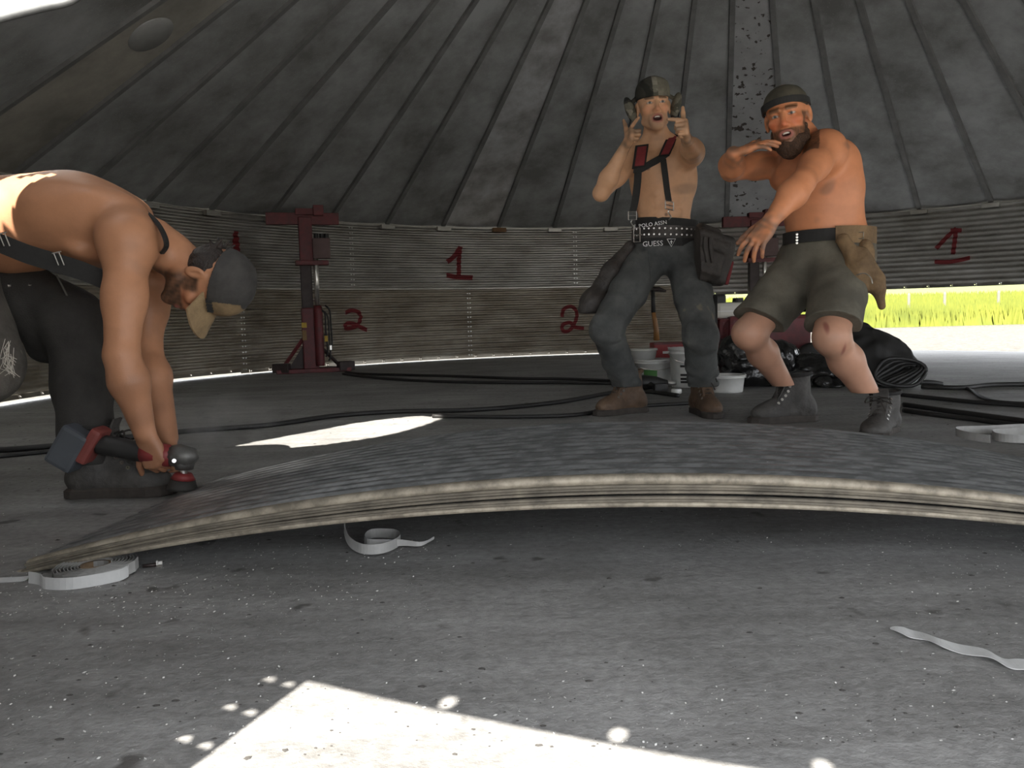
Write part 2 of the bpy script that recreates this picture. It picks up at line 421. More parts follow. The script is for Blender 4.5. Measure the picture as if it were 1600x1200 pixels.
def build_ground():
    mb=MB(); n=128; vs=[bp(2*math.pi*j/n,BR+0.06,0) for j in range(n)]+[bp(2*math.pi*j/n,BR+0.06,-0.14) for j in range(n)]
    fs=[tuple(range(n-1,-1,-1))]+[(j,(j+1)%n,n+(j+1)%n,n+j) for j in range(n)]
    o=mb.add(vs,fs).build('floor',concrete()); tag(o,'grey concrete floor slab of the bin','floor',kind='structure')
    # bits of swarf and grit on the slab
    rnd=random.Random(4); mb=MB()
    for i in range(11000):
        y=(0.95+1.6*rnd.random()) if i%3 else (1.45+0.5*rnd.random()); x=(rnd.random()*1.5-0.72)*y*1.1
        if math.sin(x*2.3+1)*math.sin(y*3.1)+rnd.random()*1.1<0.35: continue
        s=0.0005+0.0014*rnd.random()**3; a=rnd.random()*6.28
        p=Vector((x,y,s*0.5)); u=Vector((math.cos(a),math.sin(a),0.2))*s*(1+rnd.random()); v=Vector((-math.sin(a),math.cos(a),0.3))*s
        mb.add([p-u,p+v,p+u,p-v],[(0,1,2,3)])
    o=mb.build('grit',mat('pale_grit',(0.72,0.71,0.68),0.6,0.1)); tag(o,'pale metal chips and grit scattered over the concrete floor','debris',kind='stuff')
    rnd=random.Random(21); mb=MB()
    for i in range(800):
        y=0.95+6.5*rnd.random()**1.8; x=(rnd.random()*1.45-0.70)*y*0.95; sz=0.001+0.0036*rnd.random()**3; n=5; a0=rnd.random()*6
        ring=[(x+sz*(0.6+0.7*rnd.random())*1.6*math.cos(a0+6.283*k/n),y+sz*(0.6+0.7*rnd.random())*math.sin(a0+6.283*k/n),0.0005) for k in range(n)]
        mb.add(ring+[(x,y,0.001+sz*0.35)],[(k,(k+1)%n,n) for k in range(n)])
    o=mb.build('crumbs',mat('dark_crumbs',(0.05,0.046,0.042),0.9)); tag(o,'dark crumbs and flakes of dirt strewn over the slab','debris',kind='stuff')
    mb=MB(); mb.add([(-60,-40,-0.14),(80,-40,-0.14),(80,24,-0.14),(-60,24,-0.14)],[(0,1,2,3)])
    o=mb.build('ground',mat('gravel',(0.095,0.086,0.068),0.95,0,scale=6,col2=(0.050,0.045,0.035),bump=0.6,bscale=25,speck=(0.125,0.12,0.107),speck_scale=18,speck_th=0.58)); tag(o,'pale gravel yard around the bin','ground',kind='structure')
    n=48; mb=MB(); vs=[bp(1.9+2.5*j/n,BR+0.065,-0.03) for j in range(n+1)]+[bp(1.9+2.5*j/n,BR+5.0,-0.06) for j in range(n+1)]
    o=mb.add(vs,[(j,j+1,n+2+j,n+1+j) for j in range(n)]).build('bounce_pad',mat('pale_bounce_concrete',(0.52,0.51,0.485),0.85,0,scale=3,col2=(0.42,0.41,0.39))); tag(o,'unseen pale concrete pad added outside the open front to bounce daylight in','ground',kind='structure')  # unseen pale surface, added to throw daylight up into the bin
    mb=MB(); vs=[];fs=[]; ny=14
    for j in range(ny+1):
        y=23.5+j*j*3.0
        for x in (-60-j*40,120+j*60): vs.append((x,y,-0.139+max(0,(y-26))*0.024))
    for j in range(ny): fs.append((j*2,j*2+1,j*2+3,j*2+2))
    o=mb.add(vs,fs).build('field',mat('meadow',(0.115,0.118,0.014),0.9,0,scale=0.35,col2=(0.055,0.072,0.010))); tag(o,'bright green field beyond the gravel','field',kind='structure')
    rnd=random.Random(9); mb=MB()
    for i in range(26000):
        y=23.6+44*rnd.random()**1.7; x=y*(0.16+0.60*rnd.random()); z0=-0.139+max(0,(y-26))*0.024
        hh=0.35+0.35*rnd.random(); w=0.02+0.001*y; a=rnd.random()*0.35-0.17
        mb.add([(x-w,y,z0),(x+w,y,z0),(x+a*hh*1.6,y+0.1*rnd.random(),z0+hh)],[(0,1,2)])
    o=mb.build('grass',mat('grass_blades',(0.15,0.16,0.012),0.85,0,scale=1.2,col2=(0.085,0.105,0.008))); tag(o,'tall green grass at the edge of the field','grass',kind='stuff')
    rnd=random.Random(3)
    for k,(px,lab) in enumerate(((1420,'short pale fence post in the grass nearest the bearded worker'),(1476,'short pale fence post in the grass under the painted figure'),(1560,'short pale fence post in the grass at the right edge'))):
        p=at(px,470,30.0); o=MB().lathe([(0,0),(0.05,0),(0.05,0.95),(0.04,1.0),(0,1.02)],(p.x,30,-0.10),8).build('fence_post',mat('pale_post',(0.16,0.15,0.12),0.8)); tag(o,lab,'post','fence posts in the field')
build_ground()
# ---------------------------------------------------------------- stack of wall sheets in the foreground
def build_stack():
    N0=Vector((-1.065,1.735)); phi=-0.1; d=Vector((math.cos(phi),math.sin(phi))); nn=Vector((-math.sin(phi),math.cos(phi)))
    W=0.85; ns=7
    M_s=mat('stacked_galvanised_sheet',(0.27,0.275,0.275),0.40,0.5,scale=17,col2=(0.15,0.153,0.153),stretch=(1.0,3.6,1),detail=3,ramp=(0.42,0.58),speck=(0.8,0.8,0.78),speck_scale=120,speck_th=0.74)
    M_e=mat('dusty_sheet_edge',(0.34,0.30,0.235),0.6,0.25,scale=24,col2=(0.15,0.13,0.10),ramp=(0.36,0.62)); M_e2=mat('dirty_sheet_edge',(0.20,0.175,0.135),0.75,0.1,scale=14,col2=(0.08,0.07,0.055))
    labs=['topmost corrugated steel sheet of the curved stack, with pale dusty lip','second corrugated sheet from the top of the curved stack','third corrugated sheet from the top of the curved stack','middle corrugated sheet of the curved stack','third corrugated sheet from the bottom of the curved stack','second corrugated sheet from the bottom of the curved stack','lowest corrugated sheet of the curved stack, its ends on the floor']
    for k in range(ns):
        top=k==ns-1; q=k/(ns-1)
        q2=[0,0.10,0.20,0.44,0.56,0.68,1.0][k]; apex=0.152+0.052*q2; zend=0.002+0.022*q; s0=-0.02+0.035*q+0.012*math.sin(k*7.0); s1=2.74-0.02*q+0.015*math.sin(k*5.0); off=0.006*math.sin(k*3.3)
        nl=72; nw=14*6
        def P(u,w,extra=0.0):
            s=s0+(s1-s0)*u; z=zend+(apex-zend)*(1-((u-0.5)*2)**2)
            xy=N0+d*s+nn*(w+off); return Vector((xy.x,xy.y,z+extra))
        mb=MB(); vs=[];fs=[]
        if top: ws=[W*j/nw for j in range(nw+1)]
        else: ws=[W*j/20 for j in range(21)]
        cz=lambda w: 0.0075*(math.cos(2*math.pi*(w-0.02)/0.0607)-1) if w>0.02 else 0.0
        for i in range(nl+1):
            for w in ws: vs.append(P(i/nl,w,cz(w) if top else -0.002))
        n1=len(ws)
        fs=[(i*n1+j,(i+1)*n1+j,(i+1)*n1+j+1,i*n1+j+1) for i in range(nl) for j in range(n1-1)]
        mb.add(vs,fs)
        root=empty('corrugated_sheet',P(0.5,0.4)); tag(root,labs[ns-1-k],'steel sheet','curved wall sheets stacked on the floor')
        inv=Matrix.Translation(-root.location)
        o=mb.build('sheet',M_s,root,True); o.matrix_parent_inverse=inv
        # rolled lip along the near edge
        lp=MB(); prof=[(0.016,0.0005),(0.003,0.001),(-0.004,-0.002),(-0.007,-0.008),(-0.006,-0.014),(-0.002,-0.019)] if top else [(0.01,-0.001),(0,-0.0012),(-0.002-0.002*(k%2),-0.0035),(-0.001,-0.0068)] if k else [(0.01,-0.001),(0,-0.001),(-0.004,-0.004),(-0.004,-0.009),(0,-0.012)]
        vs=[];m=len(prof)
        for i in range(nl+1):
            for (w,dz) in prof: vs.append(P(i/nl,w,dz))
        lp.add(vs,[(i*m+j,i*m+j+1,(i+1)*m+j+1,(i+1)*m+j) for i in range(nl) for j in range(m-1)])
        o=lp.build('lip',M_e if k in (6,0) else M_e2,root,True); o.matrix_parent_inverse=inv
build_stack()
# ---------------------------------------------------------------- implicit-surface modeller for bodies, clothes, bags
def A(v): return np.array(v,dtype=np.float64)
def unit(v): v=A(v); return v/np.linalg.norm(v)
def frame(up,fwd):
    """columns right, forward, up (right-handed as a person: right = fwd x up)"""
    u=unit(up); f=A(fwd); f=unit(f-u*(f@u)); r=np.cross(f,u); return np.stack([r,f,u],1)
class Field:
    def __init__(s,lo,hi,vox=0.004):
        s.lo=A(lo); s.v=vox; s.n=np.ceil((A(hi)-s.lo)/vox).astype(int)+1; s.F=np.full(s.n,0.06,np.float32)
    def win(s,lo,hi):
        i0=np.clip(np.floor((A(lo)-s.lo)/s.v).astype(int),0,s.n); i1=np.clip(np.ceil((A(hi)-s.lo)/s.v).astype(int)+1,0,s.n)
        if (i1<=i0).any(): return None
        g=[(s.lo[k]+s.v*np.arange(i0[k],i1[k])).astype(np.float32) for k in range(3)]
        return (slice(i0[0],i1[0]),slice(i0[1],i1[1]),slice(i0[2],i1[2])),g[0][:,None,None],g[1][None,:,None],g[2][None,None,:]
    def put(s,sl,d,k,op):
        a=s.F[sl]
        if op=='add':
            if k>0: h=np.maximum(k-np.abs(a-d),0)/k; s.F[sl]=np.minimum(a,d)-h*h*k*0.25
            else: s.F[sl]=np.minimum(a,d)
        elif op=='sub':
            d=-d
            if k>0: h=np.maximum(k-np.abs(a-d),0)/k; s.F[sl]=np.maximum(a,d)+h*h*k*0.25
            else: s.F[sl]=np.maximum(a,d)
    def rc(s,a,b,ra,rb=None,k=0.02,op='add',flat=None,fr=None):
        rb=ra if rb is None else rb; a=A(a);b=A(b); m=max(ra,rb)+k+0.03
        w=s.win(np.minimum(a,b)-m,np.maximum(a,b)+m)
        if w is None: return s
        sl,X,Y,Z=w; d=b-a; L=d@d+1e-12
        t=np.clip(((X-a[0])*d[0]+(Y-a[1])*d[1]+(Z-a[2])*d[2])/L,0,1)
        qx=X-a[0]-t*d[0]; qy=Y-a[1]-t*d[1]; qz=Z-a[2]-t*d[2]
        if flat is not None:   # squash along direction fr by factor flat
            f=unit(fr); e=(qx*f[0]+qy*f[1]+qz*f[2])*(1/flat-1); qx=qx+e*f[0]; qy=qy+e*f[1]; qz=qz+e*f[2]
        dd=np.sqrt(qx*qx+qy*qy+qz*qz)-(ra+(rb-ra)*t)
        if flat is not None: dd=dd*min(1,flat)**0.5
        s.put(sl,dd.astype(np.float32),k,op); return s
    def ell(s,c,r,R=None,k=0.02,op='add'):
        c=A(c); r=A(r); R=np.eye(3) if R is None else R; m=r.max()+k+0.03
        w=s.win(c-m,c+m)
        if w is None: return s
        sl,X,Y,Z=w; x,y,z=X-c[0],Y-c[1],Z-c[2]
        q=[(x*R[0,i]+y*R[1,i]+z*R[2,i])/r[i] for i in range(3)]
        k0=np.sqrt(q[0]**2+q[1]**2+q[2]**2)+1e-6; k1=np.sqrt((q[0]/r[0])**2+(q[1]/r[1])**2+(q[2]/r[2])**2)+1e-6
        s.put(sl,(k0*(k0-1)/k1).astype(np.float32),k,op); return s
    def box(s,c,hf,R=None,rd=0.01,k=0.01,op='add'):
        c=A(c);hf=A(hf);R=np.eye(3) if R is None else R; m=np.linalg.norm(hf)+rd+k+0.03
        w=s.win(c-m,c+m)
        if w is None: return s
        sl,X,Y,Z=w; x,y,z=X-c[0],Y-c[1],Z-c[2]
        q=[np.abs(x*R[0,i]+y*R[1,i]+z*R[2,i])-hf[i]+rd for i in range(3)]
        o=np.sqrt(sum(np.maximum(e,0)**2 for e in q)); i_=np.minimum(np.maximum(q[0],np.maximum(q[1],q[2])),0)
        s.put(sl,(o+i_-rd).astype(np.float32),k,op); return s
    def cut(s,p,n,c=None,rad=None):
        """remove everything on the +n side of the plane (inside a window if given)"""
        n=unit(n);p=A(p)
        w=s.win(s.lo,s.lo+s.v*s.n) if c is None else s.win(A(c)-rad,A(c)+rad)
        if w is None: return s
        sl,X,Y,Z=w; d=(X-p[0])*n[0]+(Y-p[1])*n[1]+(Z-p[2])*n[2]
        s.F[sl]=np.maximum(s.F[sl],d.astype(np.float32)); return s
    def wrinkle(s,amp,fr,seed=0,dirs=5,warp=2.0):
        rng=np.random.RandomState(seed); _,X,Y,Z=s.win(s.lo,s.lo+s.v*s.n); acc=0
        for i in range(dirs):
            d=rng.normal(size=3); d/=np.linalg.norm(d); f=fr*(0.6+0.9*rng.rand()); e=rng.normal(size=3); e/=np.linalg.norm(e)
            w=np.sin((X*e[0]+Y*e[1]+Z*e[2])*f*0.6+rng.rand()*6)*warp
            acc=acc+np.sin((X*d[0]+Y*d[1]+Z*d[2])*f+w+rng.rand()*6)
        s.F+=(amp*acc/math.sqrt(dirs)).astype(np.float32); return s
    def mesh(s,name):
        F=s.F; F[0]=np.maximum(F[0],.01);F[-1]=np.maximum(F[-1],.01);F[:,0]=np.maximum(F[:,0],.01);F[:,-1]=np.maximum(F[:,-1],.01);F[:,:,0]=np.maximum(F[:,:,0],.01);F[:,:,-1]=np.maximum(F[:,:,-1],.01)
        ins=F<0; c=ins[:-1,:-1,:-1].astype(np.int8)
        cnt=np.zeros(np.array(F.shape)-1,np.int8)
        for i in (0,1):
            for j in (0,1):
                for k in (0,1): cnt+=ins[i:F.shape[0]-1+i,j:F.shape[1]-1+j,k:F.shape[2]-1+k]
        act=(cnt>0)&(cnt<8); idx=np.argwhere(act)
        if len(idx)==0: return bpy.data.meshes.new(name)
        vid=np.full(act.shape,-1,np.int32); vid[act]=np.arange(len(idx))
        corner={(i,j,k):F[idx[:,0]+i,idx[:,1]+j,idx[:,2]+k] for i in (0,1) for j in (0,1) for k in (0,1)}
        acc=np.zeros((len(idx),3)); num=np.zeros(len(idx))
        for ax in range(3):
            for a in (0,1):
                for b in (0,1):
                    p=[a,b]; p.insert(ax,0); q=[a,b]; q.insert(ax,1)
                    f0=corner[tuple(p)];f1=corner[tuple(q)]; m=(f0<0)!=(f1<0)
                    t=f0[m]/(f0[m]-f1[m]); pos=np.tile(A(p),(m.sum(),1)); pos[:,ax]+=t
                    acc[m]+=pos; num[m]+=1
        V=s.lo+s.v*(idx+acc/num[:,None]); quads=[]
        for ax in range(3):
            sl0=[slice(None)]*3; sl1=[slice(None)]*3; sl0[ax]=slice(0,-1); sl1[ax]=slice(1,None)
            a0=ins[tuple(sl0)];a1=ins[tuple(sl1)]; e=np.argwhere(a0!=a1)
            o1,o2=[(1,2),(2,0),(0,1)][ax]
            e=e[(e[:,o1]>0)&(e[:,o2]>0)&(e[:,o1]<vid.shape[o1])&(e[:,o2]<vid.shape[o2])]
            d1=np.zeros(3,int);d1[o1]=1;d2=np.zeros(3,int);d2[o2]=1
            g=lambda x: vid[x[:,0],x[:,1],x[:,2]]
            q=np.stack([g(e-d1-d2),g(e-d2),g(e),g(e-d1)],1); fl=~a0[e[:,0],e[:,1],e[:,2]]
            q[fl]=q[fl][:,::-1]; quads.append(q)
        Q=np.concatenate(quads); Q=Q[(Q>=0).all(1)]
        me=bpy.data.meshes.new(name); me.vertices.add(len(V)); me.vertices.foreach_set('co',V.astype(np.float32).ravel())
        me.loops.add(Q.size); me.loops.foreach_set('vertex_index',Q.ravel().astype(np.int32)); me.polygons.add(len(Q))
        me.polygons.foreach_set('loop_start',np.arange(0,Q.size,4,dtype=np.int32)); me.polygons.foreach_set('use_smooth',np.ones(len(Q),bool))
        me.update(calc_edges=True); me.validate(); return me
def paint(me,fn):
    n=len(me.vertices); co=np.empty(n*3,np.float32); me.vertices.foreach_get('co',co); C=fn(co.reshape(-1,3).astype(np.float64))
    a=me.color_attributes.new('Col','FLOAT_COLOR','POINT'); a.data.foreach_set('color',np.c_[C,np.ones(n)].astype(np.float32).ravel())
def vnoise(P,f,seed=0):
    rng=np.random.RandomState(seed); acc=0
    for i in range(7):
        d=rng.normal(size=3)*f*(0.5+rng.rand()); acc=acc+np.sin(P@d+rng.rand()*6.28+1.3*np.sin(P@(rng.normal(size=3)*f)))
    return acc/math.sqrt(7)
def sstep(a,b,x): t=np.clip((x-a)/(b-a),0,1); return t*t*(3-2*t)

# ---------------------------------------------------------------- anatomy
def hand(Fd,w,d,n,thumb_side,curls,thumb=None,size=1.0,spread=0.0):
    """palm + five jointed fingers. d = towards the knuckles, n = back of the hand, thumb_side=+1 if the thumb lies along n x d"""
    d=unit(d); n=unit(A(n)-d*(A(n)@d)); t=np.cross(n,d)*thumb_side; w=A(w); S=size
    kn=[(0.088,0.027,0.074),(0.092,0.0085,0.082),(0.088,-0.0095,0.076),(0.080,-0.0265,0.060)]
    for (l,o,_) in kn:
        Fd.rc(w+t*o*0.55*S,w+(d*l+t*o)*S,0.0145*S,0.0115*S,k=0.010*S)
    Fd.ell(w+(d*0.05-n*0.004)*S,(A((0.037,0.048,0.014)))*S,np.stack([t,d,n],1),k=0.01)
    Fd.ell(w+(d*0.035+t*0.024-n*0.010)*S,A((0.016,0.03,0.013))*S,np.stack([t,d,n],1),k=0.012)
    for i,(l,o,L) in enumerate(kn):
        p=w+(d*l+t*o)*S; ang=0.0; sd=(o/0.027)*spread
        dd=unit(d+t*sd)
        for j,(fr,a) in enumerate(zip((0.46,0.30,0.24),curls[i])):
            ang+=math.radians(a); v=dd*math.cos(ang)-n*math.sin(ang); q=p+v*L*fr*S
            r0=(0.0098,0.0086,0.0078)[j]*S*(0.9 if i==3 else 1); r1=(0.0088,0.0079,0.0068)[j]*S*(0.9 if i==3 else 1)
            Fd.rc(p,q,r0,r1,k=0.0025); p=q
    p=w+(d*0.022+t*0.026-n*0.008)*S
    tv=thumb or [(0.75,0.6,-0.25),(0.9,0.35,-0.2),(0.95,0.2,-0.2)]
    for j,(L,r0,r1) in enumerate(((0.045,0.0145,0.0115),(0.034,0.011,0.0098),(0.027,0.0095,0.0075))):
        v=unit(d*tv[j][0]+t*tv[j][1]+n*tv[j][2]); q=p+v*L*S; Fd.rc(p,q,r0*S,r1*S,k=0.004); p=q
def head(Fd,c,R,S=1.0,mouth=0.0,smile=0.0):
    c=A(c); P=lambda x,y,z: c+R@(A((x,y,z))*S)
    Fd.ell(P(0,-0.008,0.034),A((0.075,0.096,0.092))*S,R,k=0.02)
    Fd.ell(P(0,0.028,-0.038),A((0.058,0.066,0.080))*S,R,k=0.03)
    Fd.rc(P(-0.05,0.012,-0.07),P(-0.014,0.078,-0.106),0.014*S,0.015*S,k=0.025); Fd.rc(P(0.05,0.012,-0.07),P(0.014,0.078,-0.106),0.014*S,0.015*S,k=0.025)
    Fd.ell(P(0,0.08,-0.106),A((0.02,0.017,0.017))*S,R,k=0.02)
    for sx in (-1,1):
        Fd.ell(P(sx*0.043,0.063,-0.018),A((0.02,0.022,0.017))*S,R,k=0.02)
        Fd.ell(P(sx*0.031,0.101,0.007),A((0.017,0.014,0.0105))*S,R,k=0.012,op='sub')
        Fd.ell(P(sx*0.031,0.0795,0.006),A((0.0135,0.0125,0.012))*S,R,k=0.001)
        Fd.rc(P(sx*0.014,0.094,0.024),P(sx*0.05,0.078,0.022),0.0085*S,0.007*S,k=0.01)
        Fd.ell(P(sx*0.011,0.103,-0.033),A((0.009,0.011,0.008))*S,R,k=0.006)
        Fd.ell(P(sx*0.080,-0.012,-0.004),A((0.009,0.019,0.033))*S,R@np.array([[math.cos(sx*.35),-math.sin(sx*.35),0],[math.sin(sx*.35),math.cos(sx*.35),0],[0,0,1]]),k=0.008)
        Fd.ell(P(sx*0.087,-0.006,0.002),A((0.005,0.010,0.018))*S,R,k=0.004,op='sub')
    Fd.rc(P(0,0.092,0.018),P(0,0.116,-0.029),0.0085*S,0.0115*S,k=0.010)
    Fd.ell(P(0,0.083,-0.066-mouth*0.4),A((0.034,0.022,0.03+mouth*0.5))*S,R,k=0.02)
    Fd.ell(P(0,0.101,-0.056),A((0.024+smile,0.009,0.006))*S,R,k=0.006); Fd.ell(P(0,0.100,-0.074-mouth),A((0.021+smile,0.009,0.007))*S,R,k=0.006)
    if mouth: Fd.ell(P(0,0.110,-0.064-mouth*0.45),A((0.019+smile,0.026,0.004+mouth*0.55))*S,R,k=0.004,op='sub')
def arm(Fd,sh,el,wr,m=1.0):
    sh,el,wr=A(sh),A(el),A(wr); ax=unit(el-sh)
    Fd.ell(sh+ax*0.02,(0.062*m,0.062*m,0.068*m),k=0.05)
    Fd.rc(sh,sh*0.45+el*0.55,0.056*m,0.050*m,k=0.03); Fd.rc(sh*0.5+el*0.5,el,0.050*m,0.040*m,k=0.03)
    Fd.rc(el,el*0.68+wr*0.32,0.041*m,0.046*m,k=0.02); Fd.rc(el*0.68+wr*0.32,wr,0.046*m,0.027*m,k=0.03)
def leg(Fd,hip,kn,an,m=1.0,back=None):
    hip,kn,an=A(hip),A(kn),A(an)
    Fd.rc(hip,kn,0.085*m,0.060*m,k=0.04)
    b=A(back)*0.02 if back is not None else 0
    Fd.ell(kn-b*0.5,(0.050*m,)*3,k=0.04)
    Fd.rc(kn,kn*0.68+an*0.32+b,0.052*m,0.058*m,k=0.03); Fd.rc(kn*0.68+an*0.32+b,an,0.058*m,0.036*m,k=0.03)
def torso(Fd,pel,chest,neck,Rp,Rc,w=1.0,dp=1.0,belly=0.0,bk=1.0):
    """Rp,Rc: columns right, forward, up of pelvis and chest"""
    pel,chest,neck=A(pel),A(chest),A(neck); mid=(pel+chest)/2
    Fd.ell(pel,(0.160*w,0.115*dp,0.12),Rp,k=0.05)
    Rm=frame(Rp[:,2]+Rc[:,2],Rp[:,1]+Rc[:,1])
    Fd.ell(mid+Rm[:,1]*belly*0.5,(0.140*w,0.105*dp+belly,0.15),Rm,k=0.06)
    Fd.ell(chest-Rc[:,2]*0.03,(0.160*w,0.112*dp,0.17),Rc,k=0.06)
    Fd.ell(chest+Rc[:,2]*0.09,(0.155*w,0.092*dp,0.08),Rc,k=0.05)
    for sx in (-1,1):
        Fd.ell(chest+Rc@A((sx*0.075*w,0.078*dp,0.055)),(0.075*w,0.034,0.052),Rc,k=0.035)
        Fd.ell(chest+Rc@A((sx*0.10*w,-0.07*dp*bk,0.07*bk)),(0.075*w*bk,0.04*bk,0.08*bk),Rc,k=0.04)
        Fd.ell(chest+Rc@A((sx*0.13*w,-0.02,-0.0)),(0.04,0.06,0.12),Rc,k=0.04)
def shoulders(Fd,neck,shs,hd,m=1.0):
    neck=A(neck)
    for s in shs: Fd.rc(neck+(A(hd)-neck)*0.25,A(s),0.042*m,0.046*m,k=0.04)
    Fd.rc(neck-(A(hd)-neck)*0.1,neck*0.35+A(hd)*0.65,0.066*m,0.056*m,k=0.03)
def skin_paint(base,R,c,S=1.0,lips=(0.42,0.15,0.12),brow=(0.10,0.06,0.035),stub=None,stub_a=0.45,mouth=0.0,red=0.0,dirt=0.0,extra=None,seed=1):
    base=A(base)
    def fn(P):
        q=((P-A(c))@R)/S; x,y,z=q[:,0],q[:,1],q[:,2]; ax=np.abs(x)
        C=np.tile(base,(len(P),1)); near=(np.abs(x)<0.11)&(np.abs(y)<0.15)&(np.abs(z)<0.16)
        n=vnoise(P,25,seed); C=C*(1-0.07*sstep(0.2,1.2,n))[:,None]
        if dirt:
            f=dirt*sstep(0.9,1.6,vnoise(P,16,seed+3)); C=C*(1-f)[:,None]+A((0.10,0.075,0.055))*f[:,None]
        def lay(mask,col,a=1.0):
            mk=(mask*near*a)[:,None]; C[:]=C*(1-mk)+A(col)*mk
        face=sstep(0.02,0.06,y)
        lay(face*np.exp(-((ax-0.042)**2+(z+0.025)**2)/0.0006),base*A((1.0,0.62,0.55)),0.5+red)
        lay(np.exp(-(x**2+(z+0.03)**2)/0.0003)*sstep(0.09,0.1,y),base*A((1.0,0.6,0.55)),0.5+red)
        if stub is not None:
            lay(np.maximum(sstep(-0.042,-0.052,z)*sstep(0.0,0.03,y+0.02),sstep(0.054,0.060,ax)*sstep(0.015,0.0,z)*sstep(-0.005,0.01,y)*sstep(0.055,0.04,y)),stub,stub_a*(0.9+0.1*vnoise(P,160,3)))
        lay(sstep(0.012,0.007,np.abs(z-0.0285+0.0*x))*sstep(0.008,0.014,ax)*sstep(0.056,0.05,ax)*face,brow,0.85)
        lay(sstep(1.25,0.8,np.sqrt((x/(0.027))**2+((z+0.065+mouth*0.45)/(0.013+mouth*0.5))**2))*sstep(0.075,0.085,y),lips,0.9)
        if mouth:
            ins=sstep(1.1,0.9,np.sqrt((x/0.022)**2+((z+0.064+mouth*0.45)/(0.004+mouth*0.55))**2))*sstep(0.07,0.078,y)*sstep(0.1,0.098,y)
            lay(ins,(0.06,0.015,0.012)); lay(ins*sstep(-0.064,-0.061,z),(0.75,0.70,0.62))
        for sx in (-1,1):
            e=np.sqrt(((x-sx*0.031)/0.0130)**2+((z-0.005)/0.0043)**2)
            lay(sstep(1.5,1.1,e)*sstep(0.07,0.078,y),base*0.35,0.8); lay(sstep(1.05,0.85,e)*sstep(0.07,0.08,y),(0.50,0.45,0.40))
            i=np.sqrt((x-sx*0.031)**2+(z-0.006)**2); lay(sstep(0.0066,0.0052,i)*sstep(0.07,0.08,y),(0.05,0.06,0.06))
        if extra: extra(P,q,C)
        return np.clip(C,0,1)
    return fn
def teeth(c,R,S,mouth):
    P=lambda x,y,z: Vector(A(c)+R@(A((x,y,z))*S)); mb=MB()
    mb.ribbon([P(0.018*math.sin(a),0.078+0.018*math.cos(a),-0.0625) for a in [-1.1+2.2*i/10 for i in range(11)]],0.0075*S,Vector(R[:,2]),0.003); return mb.mesh('teeth')
M_teeth=mat('teeth',(0.72,0.68,0.6),0.4)
M_skin=mat('skin',attr='Col',rough=0.48,var=0.08,scale=30,sss=0.0,spec=0.4,bump=0.05,bscale=180)
M_hair=mat('dark_hair',(0.035,0.025,0.02),0.6,0,var=0.5,scale=90,bump=0.6,bscale=160)
